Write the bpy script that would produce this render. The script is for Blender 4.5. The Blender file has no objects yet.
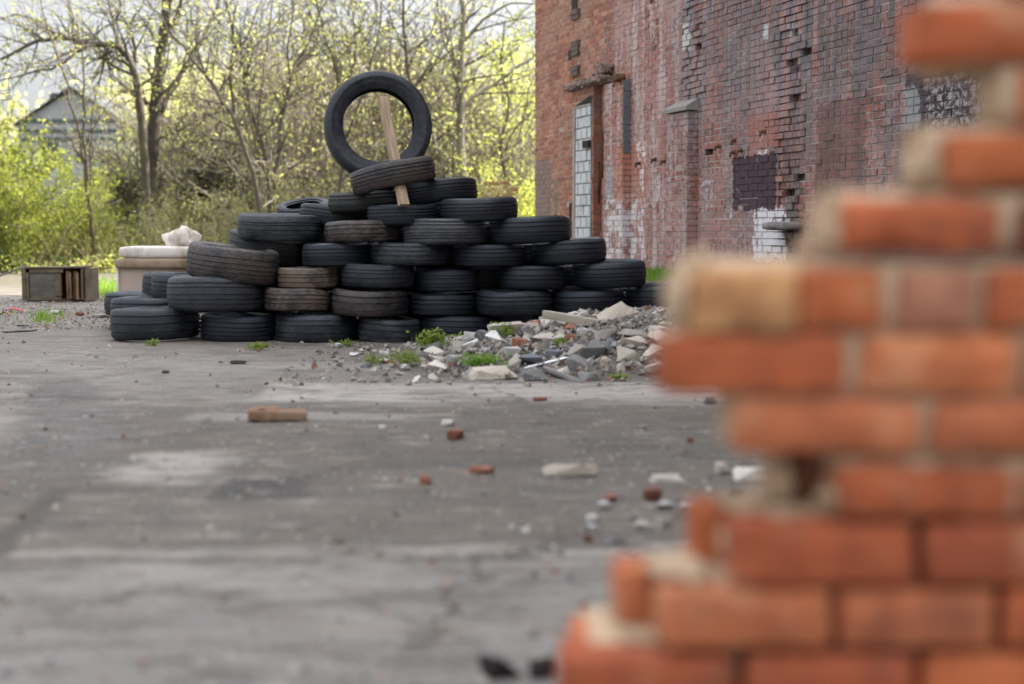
import bpy, bmesh, math, random
from mathutils import Vector, Matrix, noise as mnoise
R = math.radians
scene = bpy.context.scene
col = scene.collection
rnd = random.Random(7)

# ------------------------------------------------------------------ camera
F = 50.0/36.0*1024            # focal length in pixels
CAMH = 0.80
HORIZON = 231.0
PITCH = math.atan((342-HORIZON)/F)
cp, sp_ = math.cos(PITCH), math.sin(PITCH)
CAM = Vector((0, 0, CAMH))
def ray(px, py):
    u, v = (px-512)/F, (342-py)/F
    return Vector((u, cp+v*sp_, -sp_+v*cp))
def P(px, py, d):             # point on the pixel's ray at world y = d
    r = ray(px, py); return CAM + r*(d/r.y)
def G(px, py, z=0.0):         # point on the pixel's ray at height z
    r = ray(px, py); return CAM + r*((z-CAMH)/r.z)
cam_d = bpy.data.cameras.new('camera'); cam = bpy.data.objects.new('camera', cam_d); col.objects.link(cam)
cam.location = CAM; cam.rotation_euler = (math.pi/2-PITCH, 0, 0)
cam_d.lens = 50; cam_d.sensor_width = 36; cam_d.clip_end = 2000; cam_d.clip_start = 0.05
cam_d.dof.use_dof = True; cam_d.dof.focus_distance = 11.4; cam_d.dof.aperture_fstop = 1.55
scene.camera = cam

# ------------------------------------------------------------------ node helper
class NG:
    def __init__(s, name):
        s.m = bpy.data.materials.new(name); s.m.use_nodes = True
        s.nt = s.m.node_tree; s.b = s.nt.nodes['Principled BSDF']; s.out = s.nt.nodes['Material Output']
    def set(s, sock, v):
        if isinstance(v, bpy.types.NodeSocket): s.nt.links.new(v, sock)
        elif isinstance(v, (tuple, list)) and len(v) == 3 and sock.type == 'RGBA': sock.default_value = (*v, 1)
        else: sock.default_value = v
    def math(s, op, a, b=0.0, c=None, clamp=False):
        n = s.nt.nodes.new('ShaderNodeMath'); n.operation = op; n.use_clamp = clamp
        s.set(n.inputs[0], a); s.set(n.inputs[1], b)
        if c is not None: s.set(n.inputs[2], c)
        return n.outputs[0]
    def mix(s, f, a, b, mode='MIX'):
        n = s.nt.nodes.new('ShaderNodeMix'); n.data_type = 'RGBA'; n.blend_type = mode; n.clamp_factor = True
        s.set(n.inputs[0], f); s.set(n.inputs[6], a); s.set(n.inputs[7], b)
        return n.outputs[2]
    def noise(s, vec, scale, detail=3.0, rough=0.55, dist=0.0, color=False):
        n = s.nt.nodes.new('ShaderNodeTexNoise'); s.set(n.inputs['Vector'], vec)
        n.inputs['Scale'].default_value = scale; n.inputs['Detail'].default_value = detail
        n.inputs['Roughness'].default_value = rough; n.inputs['Distortion'].default_value = dist
        return n.outputs['Color'] if color else n.outputs['Fac']
    def vor(s, vec, scale, out='Distance', feature='F1', rand=1.0):
        n = s.nt.nodes.new('ShaderNodeTexVoronoi'); n.feature = feature; s.set(n.inputs['Vector'], vec)
        n.inputs['Scale'].default_value = scale; n.inputs['Randomness'].default_value = rand
        return n.outputs[out]
    def coord(s, w='Object'):
        return s.nt.nodes.new('ShaderNodeTexCoord').outputs[w]
    def scale(s, vec, sc, loc=(0, 0, 0)):
        n = s.nt.nodes.new('ShaderNodeMapping'); s.set(n.inputs['Vector'], vec)
        n.inputs['Scale'].default_value = sc; n.inputs['Location'].default_value = loc
        return n.outputs[0]
    def sep(s, vec):
        n = s.nt.nodes.new('ShaderNodeSeparateXYZ'); s.set(n.inputs[0], vec); return n.outputs
    def rng(s, v, a, b, c=0.0, d=1.0, smooth=True):
        n = s.nt.nodes.new('ShaderNodeMapRange'); n.interpolation_type = 'SMOOTHSTEP' if smooth else 'LINEAR'
        s.set(n.inputs[0], v); n.inputs[1].default_value = a; n.inputs[2].default_value = b
        n.inputs[3].default_value = c; n.inputs[4].default_value = d
        return n.outputs[0]
    def attr(s, name, out='Color'):
        n = s.nt.nodes.new('ShaderNodeAttribute'); n.attribute_name = name; return n.outputs[out]
    def objinfo(s): return s.nt.nodes.new('ShaderNodeObjectInfo').outputs
    def island(s): return s.nt.nodes.new('ShaderNodeNewGeometry').outputs['Random Per Island']
    def hsv(s, c, h=0.5, sat=1.0, v=1.0):
        n = s.nt.nodes.new('ShaderNodeHueSaturation'); s.set(n.inputs['Hue'], h); s.set(n.inputs['Saturation'], sat)
        s.set(n.inputs['Value'], v); s.set(n.inputs['Color'], c); return n.outputs[0]
    def bump(s, h, strength=0.5, dist=0.01, normal=None):
        n = s.nt.nodes.new('ShaderNodeBump'); s.set(n.inputs['Height'], h)
        n.inputs['Strength'].default_value = strength; n.inputs['Distance'].default_value = dist
        if normal is not None: s.set(n.inputs['Normal'], normal)
        return n.outputs[0]
    def done(s, color, rough=0.8, normal=None, spec=0.5, **kw):
        s.set(s.b.inputs['Base Color'], color); s.set(s.b.inputs['Roughness'], rough)
        s.b.inputs['Specular IOR Level'].default_value = spec
        if normal is not None: s.set(s.b.inputs['Normal'], normal)
        for k, v in kw.items(): s.set(s.b.inputs[k], v)
        return s.m
    # ragged rectangle mask in (s, z)
    def patch(s, X, Z, n1, n2, s0, s1, z0, z1, rag=0.1, edge=0.015):
        x = s.math('ADD', X, s.math('MULTIPLY', s.math('SUBTRACT', n1, 0.5), rag*2))
        z = s.math('ADD', Z, s.math('MULTIPLY', s.math('SUBTRACT', n2, 0.5), rag*2))
        a = s.math('MINIMUM', s.math('SUBTRACT', x, s0), s.math('SUBTRACT', s1, x))
        b = s.math('MINIMUM', s.math('SUBTRACT', z, z0), s.math('SUBTRACT', z1, z))
        return s.rng(s.math('MINIMUM', a, b), 0.0, edge)

# ------------------------------------------------------------------ mesh helper
class MB:
    def __init__(s): s.v, s.f, s.mi, s.c = [], [], [], []
    def add(s, vs, fs, mi=0, c=None):
        o = len(s.v); s.v.extend(tuple(v) for v in vs)
        for f in fs: s.f.append(tuple(i+o for i in f)); s.mi.append(mi); s.c.append(c)
    def box(s, lo, hi, mi=0, c=None, jit=0.0, skip=(), M=None):
        x0, y0, z0 = lo; x1, y1, z1 = hi
        vs = [Vector(p) for p in ((x0,y0,z0),(x1,y0,z0),(x1,y1,z0),(x0,y1,z0),(x0,y0,z1),(x1,y0,z1),(x1,y1,z1),(x0,y1,z1))]
        if jit: vs = [v+Vector((rnd.uniform(-jit,jit), rnd.uniform(-jit,jit), rnd.uniform(-jit,jit))) for v in vs]
        if M: vs = [M @ v for v in vs]
        fs = {'b':(0,3,2,1),'t':(4,5,6,7),'f':(0,1,5,4),'k':(2,3,7,6),'l':(3,0,4,7),'r':(1,2,6,5)}
        s.add(vs, [f for k, f in fs.items() if k not in skip], mi, c)
    def tube(s, pts, rad, sides=5, mi=0, cap=True):
        n = len(pts)
        if n < 2: return
        rings = []
        for i in range(n):
            t = (pts[min(i+1,n-1)]-pts[max(i-1,0)])
            t = t.normalized() if t.length > 1e-9 else Vector((0,0,1))
            a = t.cross(Vector((0,1,0)) if abs(t.y) < .9 else Vector((1,0,0))).normalized(); b = t.cross(a)
            rings += [pts[i]+(a*math.cos(2*math.pi*k/sides)+b*math.sin(2*math.pi*k/sides))*rad[i] for k in range(sides)]
        fs = [(i*sides+k, i*sides+(k+1)%sides, (i+1)*sides+(k+1)%sides, (i+1)*sides+k) for i in range(n-1) for k in range(sides)]
        if cap and sides > 3: fs += [tuple(range(sides-1,-1,-1)), tuple(range((n-1)*sides, n*sides))]
        s.add(rings, fs, mi)
    def mesh(s, name, mats, smooth=False, sharp=None):
        me = bpy.data.meshes.new(name); me.from_pydata(s.v, [], s.f)
        for m in (mats if isinstance(mats, (list, tuple)) else [mats]): me.materials.append(m)
        me.polygons.foreach_set('material_index', s.mi)
        if any(c is not None for c in s.c):
            at = me.attributes.new('bc', 'FLOAT_COLOR', 'FACE')
            flat = []
            for c in s.c: flat += [*(c or (.5,.5,.5))[:3], (c[3] if c and len(c) > 3 else 1.0)]
            at.data.foreach_set('color', flat)
        if smooth: me.polygons.foreach_set('use_smooth', [True]*len(s.f))
        me.update()
        if sharp is not None: me.set_sharp_from_angle(angle=R(sharp))
        return me
def ob(name, me, parent=None, label=None, cat=None, group=None, kind=None, loc=None):
    o = bpy.data.objects.new(name, me); col.objects.link(o)
    if parent is not None: o.parent = parent
    if loc is not None: o.location = loc
    return tag(o, label, cat, group, kind)
def tag(o, label=None, cat=None, group=None, kind=None):
    for k, v in (('label',label),('category',cat),('group',group),('kind',kind)):
        if v: o[k] = v
    return o
def copy_tree(o, parent=None):
    c = o.copy(); col.objects.link(c); c.parent = parent
    for ch in list(o.children): copy_tree(ch, c)
    return c
def sstep(a, b, x):
    t = max(0.0, min(1.0, (x-a)/(b-a))); return t*t*(3-2*t)

# ------------------------------------------------------------------ world, sun
SUN_AZ, SUN_EL = 22.0, 38.0    # azimuth from +x towards +y
w = bpy.data.worlds.new('World'); scene.world = w; w.use_nodes = True
nt = w.node_tree; bg = nt.nodes['Background']
sky = nt.nodes.new('ShaderNodeTexSky'); sky.sky_type = 'NISHITA'; sky.sun_disc = False
sky.sun_elevation = R(SUN_EL); sky.sun_rotation = R(90-SUN_AZ); sky.dust_density = 3.0; sky.air_density = 1.0
hs = nt.nodes.new('ShaderNodeHueSaturation'); hs.inputs['Saturation'].default_value = 0.20
tc = nt.nodes.new('ShaderNodeTexCoord'); sx = nt.nodes.new('ShaderNodeSeparateXYZ')
mr = nt.nodes.new('ShaderNodeMapRange'); mr.interpolation_type = 'SMOOTHSTEP'
mr.inputs[1].default_value = 0.22; mr.inputs[2].default_value = 0.85; mr.inputs[3].default_value = SKY_LO = 0.86; mr.inputs[4].default_value = 4.2
mul = nt.nodes.new('ShaderNodeVectorMath'); mul.operation = 'SCALE'
nt.links.new(tc.outputs['Generated'], sx.inputs[0]); nt.links.new(sx.outputs['Z'], mr.inputs[0])
nt.links.new(sky.outputs[0], hs.inputs['Color']); nt.links.new(hs.outputs[0], mul.inputs[0]); nt.links.new(mr.outputs[0], mul.inputs['Scale'])
nt.links.new(mul.outputs[0], bg.inputs['Color']); bg.inputs['Strength'].default_value = 0.085
sd = bpy.data.lights.new('sun', 'SUN'); sun = bpy.data.objects.new('sun', sd); col.objects.link(sun)
sd.energy = 5.0; sd.angle = R(0.6); sd.color = (1.0, 0.93, 0.80)
sdir = Vector((math.cos(R(SUN_AZ))*math.cos(R(SUN_EL)), math.sin(R(SUN_AZ))*math.cos(R(SUN_EL)), math.sin(R(SUN_EL))))
sun.rotation_euler = sdir.to_track_quat('Z', 'Y').to_euler(); sun.location = (20, 10, 20)
vs = scene.view_settings; vs.view_transform = 'Standard'; vs.look = 'None'; vs.gamma = 1.0; vs.use_curve_mapping = False
vs.exposure = 1.67
scene.cycles.max_bounces = 8; scene.cycles.transparent_max_bounces = 8

# ------------------------------------------------------------------ ground
WX = lambda y: 6.67-0.311*y          # the long wall's face
YEND = 20.4
def wall_dist(x, y):                 # metres in front of the wall face
    return (WX(y)-x)*0.955 if y < YEND else 9.0
def ground_h(x, y):
    h = 0.0
    if y < YEND+1:
        d = (WX(y)-x)*0.955
        h += 0.29*(1-sstep(0.15, 1.5, d))*(1-sstep(YEND-1.0, YEND+1, y))*sstep(6, 9, y)
    h += 0.012*mnoise.noise(Vector((x*.5, y*.5, 0)))*sstep(7.5, 10.0, y)+0.10*mnoise.noise(Vector((x*.25, y*.25, 3)))*sstep(24, 30, y)
    h += 0.006*mnoise.noise(Vector((x*2.3, y*2.3, 5)))*sstep(7.5, 9, y)
    h += 3.0*sstep(60, 200, y)
    return h
def axis(lo, hi, step, far):
    a = [lo+step*i for i in range(int(round((hi-lo)/step))+1)]
    s = step; x = a[-1]
    while x < far: s *= 1.35; x += s; a.append(x)
    s = step; x = a[0]; b = []
    while x > -far: s *= 1.35; x -= s; b.append(x)
    return b[::-1]+a
xs = axis(-12, 7, .2, 700); ys = axis(-1, 32, .2, 900)
gm = MB()
gm.add([(x, y, ground_h(x, y)) for y in ys for x in xs],
       [(j*len(xs)+i, j*len(xs)+i+1, (j+1)*len(xs)+i+1, (j+1)*len(xs)+i) for j in range(len(ys)-1) for i in range(len(xs)-1)])
g = NG('yard_ground'); C = g.coord(); X, Y, Z = g.sep(C)
nA = g.noise(C, 0.55, 4, .6); nB = g.noise(g.scale(C, (.6, 1.5, 1)), 2.2, 5, .65); nC = g.noise(C, 9, 4, .7); nD = g.noise(C, 60, 3, .7)
nE = g.noise(C, 1.3, 5, .65, color=True); e1, e2, e3 = g.sep(nE); m1, m2, m3 = g.sep(g.noise(g.scale(C, (1, 1.6, 1)), 4.0, 5, .7, color=True))
big = g.noise(g.scale(C, (.35, 1.0, 1)), 1.1, 5, .65)
conc = g.mix(g.rng(big, .3, .7), g.mix(nB, (.10,.091,.081), (.165,.153,.139)), g.mix(nB, (.175,.164,.151), (.265,.25,.234)))
conc = g.mix(g.rng(nC, .35, .75), conc, (.15,.14,.135))
nearc = g.mix(g.rng(big, .32, .68), g.mix(nB, (.105,.102,.098), (.15,.146,.141)), g.mix(nB, (.17,.167,.162), (.235,.23,.224)))
base = g.mix(g.patch(X, Y, e1, m2, -9, 9, -3, 3.46, .28, .30), conc, nearc)
dirt = g.mix(nB, (.044,.036,.028), (.098,.082,.067))
dirt = g.mix(g.rng(nA, .40, .62), dirt, (.062,.055,.048))
mid = g.patch(X, Y, e1, e2, -1.95, 9, 3.48, 6.55, .22, .15)
base = g.mix(g.math('MULTIPLY', mid, .85), base, dirt)
band = g.patch(X, Y, e1, e2, -1.3, 2.4, 6.62, 7.5, .12, .1)
base = g.mix(g.math('MULTIPLY', band, .75), base, (.33,.315,.30))
lband = g.patch(X, Y, e2, e3, -1.45, -.2, 5.95, 6.28, .12, .1)
base = g.mix(g.math('MULTIPLY', lband, .6), base, (.25,.24,.23))
a0, a1 = G(62, 488), G(190, 455)
lp = g.patch(X, Y, m1, e1, a0.x, a1.x+.25, a0.y, a1.y+.15, .22, .16)
base = g.mix(g.math('MULTIPLY', lp, .8), base, (.29,.275,.262))
b0, b1 = G(198, 499), G(330, 476)
st = g.patch(X, Y, e3, e1, b0.x, b1.x, b0.y-.04, b1.y+.04, .14, .05)
base = g.mix(g.math('MULTIPLY', st, .95), base, (.024,.022,.022))
c0, c1 = G(330, 470), G(560, 457)
st2 = g.patch(X, Y, e3, e2, c0.x, c1.x, c0.y, c1.y, .14, .06)
base = g.mix(g.math('MULTIPLY', st2, .85), base, (.05,.046,.044))
# dark worn strip running away on the left
diag = g.math('ADD', X, g.math('MULTIPLY', Y, .33)); diag = g.math('ADD', diag, g.math('MULTIPLY', g.math('SUBTRACT', e1, .5), .5))
strip = g.math('MULTIPLY', g.rng(g.math('ABSOLUTE', g.math('SUBTRACT', diag, .08)), .28, .12), g.rng(Y, 4.6, 5.3))
strip = g.math('MULTIPLY', strip, g.rng(Y, 8.2, 7.2))
base = g.mix(g.math('MULTIPLY', strip, .9), base, (.085,.082,.082))
far_dirt = g.mix(nC, (.085,.075,.066), (.20,.18,.165))
base = g.mix(g.rng(g.math('ADD', Y, g.math('MULTIPLY', e1, 2.5)), 9.6, 11.2), base, far_dirt)
shaded_soil = g.mix(nC, (.035,.036,.018), (.09,.085,.045))  # grass and dirt mix, its colour darkened in place of tree shade
base = g.mix(g.math('MULTIPLY', g.rng(g.math('ADD', Y, g.math('MULTIPLY', e1, 6)), 20.5, 25), g.rng(m2, .30, .46)), base, shaded_soil)
mot = g.noise(g.scale(C, (.8, 2.2, 1)), 5.5, 6, .72)
base = g.mix(g.rng(mot, .49, .63, 0, .65), base, (.055,.050,.045)); base = g.mix(g.rng(mot, .46, .32, 0, .6), base, (.30,.285,.265))
# cracks and joints
joint = g.math('ABSOLUTE', g.math('SUBTRACT', g.math('ADD', Y, g.math('MULTIPLY', g.math('SUBTRACT', e2, .5), .10)), 3.42))
base = g.mix(g.math('MULTIPLY', g.rng(joint, .03, .010), g.rng(m2, .35, .6)), base, (.06,.055,.05))
joint2 = g.math('ABSOLUTE', g.math('SUBTRACT', g.math('ADD', Y, g.math('MULTIPLY', g.math('SUBTRACT', e2, .5), .10)), 3.50))
base = g.mix(g.math('MULTIPLY', g.rng(joint2, .055, .02), g.rng(m1, .42, .6, 0, .45)), base, (.30,.285,.265))
ck = g.vor(g.mix(.12, C, g.noise(C, 1.5, 4, color=True)), .38, feature='DISTANCE_TO_EDGE')
base = g.mix(g.math('MULTIPLY', g.rng(ck, .006, .001), g.math('MULTIPLY', g.rng(Y, 9, 7.5), g.rng(e1, .42, .62, 0, .6))), base, (.05,.047,.045))
# chips of stone, brick and plaster trodden into the surface
vd = g.vor(C, 34); vc = g.vor(C, 34, 'Color'); v1, v2, v3 = g.sep(vc)
chipm = g.math('MULTIPLY', g.rng(vd, .36, .26), g.rng(v1, .84, .90))
chipc = g.mix(g.rng(v2, .45, .55), g.mix(v3, (.06,.055,.05), (.17,.16,.15)), g.mix(g.rng(v3, .7, .8), (.36,.35,.33), (.30,.12,.07)))
base = g.mix(g.math('MULTIPLY', chipm, g.rng(nA, .3, .55, .25, .9)), base, chipc)
base = g.mix(g.math('MULTIPLY', g.math('SUBTRACT', nD, .5), 1.2), base, (.42,.41,.40))
base = g.mix(g.math('MULTIPLY', g.math('SUBTRACT', .5, nD), 1.2), base, (.04,.04,.04))
q0, q1 = G(66, 484), G(-10, 556)
nx_, ny_ = (q1.y-q0.y), -(q1.x-q0.x); ln_ = math.hypot(nx_, ny_); nx_, ny_ = nx_/ln_, ny_/ln_
dl = g.math('ADD', g.math('MULTIPLY', g.math('SUBTRACT', X, q0.x), nx_), g.math('MULTIPLY', g.math('SUBTRACT', Y, q0.y), ny_))
dl = g.math('ADD', dl, g.math('MULTIPLY', g.math('SUBTRACT', m1, .5), .16))
slabm = g.math('MULTIPLY', g.rng(g.math('ABSOLUTE', dl), .055, .015), g.math('MULTIPLY', g.rng(Y, 4.45, 4.3), g.rng(Y, 3.3, 3.5)))
base = g.mix(g.math('MULTIPLY', slabm, .85), base, (.05,.044,.038))
cv = g.mix(.35, C, g.noise(C, 2.6, 5, .75, color=True))
ck2 = g.vor(cv, 1.25, feature='DISTANCE_TO_EDGE')
base = g.mix(g.math('MULTIPLY', g.math('MULTIPLY', g.rng(ck2, .020, .005), g.rng(e3, .44, .56)), g.rng(Y, 9, 7, 0, .85)), base, (.045,.04,.036))
base = g.mix(1.0, base, (1.0, .957, .90), 'MULTIPLY'); grim = g.rng(g.noise(g.scale(C, (.7, 1.6, 1), (11, 2, 0)), 1.7, 6, .72), .50, .64, 0, .6); base = g.mix(grim, base, (.062,.050,.040))
rust = g.rng(g.noise(g.scale(C, (1, 1.8, 1), (3, 8, 0)), 2.4, 5, .7), .54, .70, 0, .5); base = g.mix(rust, base, (.16,.115,.08))
pit = g.math('MULTIPLY', g.rng(g.noise(g.scale(C, (1, 1.5, 1)), 26, 4, .75), .60, .70, 0, .6), g.rng(Y, 3.2, 4.2, .3, 1.0)); base = g.mix(pit, base, (.055,.05,.046))
hgt = g.math('ADD', g.math('MULTIPLY', nD, .5), g.math('ADD', nC, g.math('MULTIPLY', chipm, .8)))
hgt = g.math('SUBTRACT', hgt, g.math('MULTIPLY', g.rng(joint, .04, .01), .7))
g.done(base, g.rng(nA, .3, .7, .72, .92), g.bump(hgt, .55, .012), .35)
ob('ground', gm.mesh('ground', g.m, True), kind='structure')

# ------------------------------------------------------------------ tyres
def rubber(name, kind):
    g = NG(name); C = g.coord(); X, Y, Z = g.sep(C); oi = g.objinfo()
    ang = g.math('ARCTAN2', Y, X)
    seed = g.math('MULTIPLY', oi['Random'], 40.0)
    n = g.nt.nodes.new('ShaderNodeTexNoise'); n.noise_dimensions = '4D'; g.set(n.inputs['Vector'], C); g.set(n.inputs['W'], seed)
    n.inputs['Scale'].default_value = 4.5; n.inputs['Detail'].default_value = 5; n.inputs['Roughness'].default_value = .65
    nz = n.outputs['Fac']; fine = g.noise(C, 120, 2); mid = g.noise(g.scale(C, (1, 1, 3)), 22, 4, .7)
    dust = g.math('MULTIPLY', g.rng(g.math('ADD', nz, g.math('MULTIPLY', g.math('SUBTRACT', mid, .5), .8)), .36, .66), oi['Alpha']); dust = g.math('ADD', dust, g.math('MULTIPLY', g.math('MAXIMUM', g.math('SUBTRACT', oi['Alpha'], .7), 0.0), 1.5), clamp=True)
    basec = g.mix(nz, (.0035,.0055,.010), (.010,.015,.027))
    basec = g.mix(dust, basec, oi['Color'])
    scuff = g.rng(g.noise(g.scale(C, (6, 6, 40)), 4, 5, .8), .66, .74)
    basec = g.mix(g.math('MULTIPLY', scuff, .5), basec, (.14,.14,.145))
    h = g.math('MULTIPLY', fine, .12)
    if kind != 'side':
        if kind == 'rib':   cnt, skew, wd = 110, 0, .16
        elif kind == 'fine': cnt, skew, wd = 78, 26, .22
        else:               cnt, skew, wd = 58, 44, .30
        zz = g.math('ABSOLUTE', Z) if kind == 'block' else Z; cntn = g.math('ADD', cnt-22, g.math('FLOOR', g.math('MULTIPLY', oi['Random'], 34)))
        t = g.math('FRACT', g.math('ADD', g.math('MULTIPLY', ang, g.math('DIVIDE', cntn, 2*math.pi)), g.math('MULTIPLY', zz, skew)))
        cut = g.math('LESS_THAN', t, wd)
        h = g.math('SUBTRACT', h, g.math('MULTIPLY', cut, {'rib': .7, 'fine': 1.2, 'block': 1.5}[kind]))
        basec = g.mix(g.math('MULTIPLY', cut, {'rib': .25, 'fine': .5, 'block': .65}[kind]), basec, (.008,.008,.009))
    else:
        rad = g.math('SQRT', g.math('ADD', g.math('MULTIPLY', X, X), g.math('MULTIPLY', Y, Y)))
        h = g.math('ADD', h, g.math('MULTIPLY', g.math('LESS_THAN', g.math('FRACT', g.math('MULTIPLY', rad, 38)), .14), .25))
    g.done(basec, g.rng(nz, .3, .7, .40, .70), g.bump(h, 1.0, .011), .5)
    return g.m
RUB = {k: rubber('rubber_'+k, k) for k in ('rib', 'fine', 'block', 'side')}
def tyre_meshes(Ro, W, hole, grooves, kind, seed):
    r = random.Random(seed); Rb = Ro*hole; H = Ro-Rb; w2 = W/2
    tread = []
    tw = .41*W
    crown = lambda z: Ro-.016*(z/w2)**2*(Ro/.32)
    edges = []; r0s = r.choice((.72, .85, 1.0, 1.0))
    grooves = grooves if grooves < 6 else 6
    for i in range(grooves):
        zc = -tw+2*tw*(i+.5)/grooves
        zc = zc*r0s+r.uniform(-.006, .006)
        edges.append(zc)
    gw = .0085 if grooves == 6 else r.uniform(.0035, .0062) if grooves > 3 else r.uniform(.0045, .0075)
    tread.append((crown(tw)-.030, -w2*.985))
    tread.append((crown(tw)-.012, -w2*.93)); tread.append((crown(tw), -tw))
    for zc in edges:
        tread += [(crown(zc), zc-gw), (crown(zc)-.009, zc-gw*.75), (crown(zc)-.009, zc+gw*.75), (crown(zc), zc+gw)]
    tread += [(crown(tw), tw), (crown(tw)-.012, w2*.93), (crown(tw)-.030, w2*.985)]
    side = [(crown(tw)-.030, w2*.985), (Ro-.34*H, w2*1.0), (Ro-.42*H, w2*1.0), (Ro-.44*H, w2*.985), (Ro-.62*H, w2*.95), (Ro-.80*H, w2*.86), (Rb+.016, w2*.76), (Rb+.004, w2*.72), (Rb, w2*.66), (Rb+.006, w2*.56)]
    liner = [(Rb+.006, w2*.56), (Ro-.75*H, w2*.72), (Ro-.45*H, w2*.86), (Ro-.032, w2*.80), (Ro-.020, w2*.5), (Ro-.018, 0)]
    liner = liner+[(a, -b) for a, b in liner[-2::-1]]
    N = 96; ov = r.uniform(-.02, .02); ph = r.uniform(0, 6.28); sag = r.uniform(0, .035)
    def lathe(mb, prof):
        k = len(prof); vsx = []
        for i in range(N):
            a = 2*math.pi*i/N; f = 1+ov*math.cos(2*a+ph)
            wob = sag*math.cos(a+ph)*.35+.003*math.sin(3*a+ph*2)
            for (rr, z) in prof: vsx.append((rr*f*math.cos(a), rr*f*math.sin(a), z+wob*(1 if z > 0 else .6)))
        mb.add(vsx, [(i*k+j, ((i+1)%N)*k+j, ((i+1)%N)*k+j+1, i*k+j+1) for i in range(N) for j in range(k-1)])
    A, B, Cm = MB(), MB(), MB()
    lathe(A, tread); lathe(A, liner[::-1])
    lathe(B, side); lathe(Cm, [(a, -b) for a, b in side[::-1]])
    return (A.mesh('tread', RUB[kind], True, 38), B.mesh('sidewall', RUB['side'], True, 50), Cm.mesh('sidewall', RUB['side'], True, 50))
GR = 'tyres stacked in the heap'
BLK, GRY, BRN, GRN = (.026,.033,.048), (.085,.09,.10), (.155,.11,.083), (.07,.07,.045)
def tyre(cx, cy, wpx, hpx, dc, kind, label, tint=BLK, dust=.35, tilt=0.0, lean=0.0, hole=.63, grooves=4, group=GR):
    s = F/dc; Ro = wpx/2/s; sf = F/(dc-Ro); W = hpx/sf
    W *= .965; z = P(cx, cy+.5, dc-Ro*.98).z; x = P(cx, cy, dc).x
    root = bpy.data.objects.new('tyre', None); col.objects.link(root)
    root.empty_display_size = .2
    tag(root, label, 'tyre', group)
    seed = int(cx*13+cy)
    me = tyre_meshes(Ro, W, hole, grooves, kind, seed)
    jr = random.Random(seed*3+1); tilt += jr.uniform(-1.3, 1.3); lean += jr.uniform(-1.5, 2.5)
    rot = Matrix.Rotation(R(tilt), 4, 'Y') @ Matrix.Rotation(R(lean), 4, 'X') @ Matrix.Rotation(random.Random(seed).uniform(0, 6.28), 4, 'Z')
    root.matrix_world = Matrix.Translation((x, dc, z)) @ rot
    for nm, m in zip(('tread', 'sidewall', 'sidewall'), me):
        o = ob(nm, m, root); o.color = (*tint, dust)
    return root
D0 = 10.48
# bottom course
tyre(155.5, 325, 88, 33, D0, 'block', 'chunky tread black tyre on the ground, leftmost of the front bottom course', GRY, .3, grooves=3)
tyre(152, 311, 82, 27, D0+.55, 'fine', 'black tyre lying flat just behind the chunky leftmost bottom tyre', BLK, .4)
tyre(149, 305, 86, 25, D0+1.15, 'rib', 'farthest left black tyre lying flat on the ground beside the sofa', BLK, .3)
tyre(238, 329, 75, 28, D0, 'rib', 'second tyre from left in the front bottom course, below the wide stacked tyre', BLK, .3)
tyre(316.5, 330, 82, 30, D0, 'fine', 'scuffed black bottom course tyre whose upper rim shows, under the brown stained tyre', GRY, .45)
tyre(389, 331, 63, 27, D0-.05, 'rib', 'small dull grey black bottom tyre at the left end of the rubble', GRY, .5, grooves=3)
tyre(457, 329, 77, 27, D0+.1, 'rib', 'bottom course black tyre directly behind the white block in the rubble', BLK, .25)
tyre(533, 330, 76, 28, D0+.2, 'rib', 'bottom course tyre mostly buried behind the middle of the rubble heap', BLK, .25)
tyre(604, 328, 68, 27, D0+.25, 'rib', 'bottom course tyre glimpsed behind the torn slab on the rubble', BLK, .25)
tyre(666, 326, 68, 25, D0+.3, 'rib', 'rightmost bottom course tyre, half hidden by rubble and the ruined wall', BLK, .25)
# second course
tyre(180, 288, 74, 30, D0+1.05, 'fine', 'black tyre on the second layer at far left, nearest to the sofa', BLK, .3)
tyre(192, 288.5, 80, 31, D0+.62, 'fine', 'black second layer tyre wedged between the sofa tyre and the wide front tyre', BLK, .35)
tyre(216, 294.5, 97, 36, D0-.02, 'rib', 'wide black tyre with a pale brown lower sidewall, under the tilted brown tyre', GRY, .4, grooves=5)
tyre(297, 301, 66, 24, D0-.04, 'rib', 'small mud stained tyre with a brown patch on its tread, second layer', BRN, .8, grooves=3)
tyre(370, 303, 78, 27, D0-.05, 'block', 'grey brown tyre with coarse cross cut tread, second layer above the small bottom tyre', BRN, .5, grooves=3)
tyre(442.5, 305, 65, 23, D0+.05, 'fine', 'smallest black tyre of the second layer, with a dented top edge', BLK, .2, grooves=3)
tyre(514, 303.5, 77, 26, D0+.05, 'rib', 'black second layer tyre behind the rubble, left of two matching ones', GRY, .3)
tyre(587.5, 302, 74, 27, D0+.1, 'rib', 'black second layer tyre right behind the torn slab', BLK, .25, tilt=-1.5)
tyre(661, 297.5, 70, 26, D0+.15, 'fine', 'rightmost tyre of the second layer, below the grass tuft by the wall', BLK, .25, tilt=-2)
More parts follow.
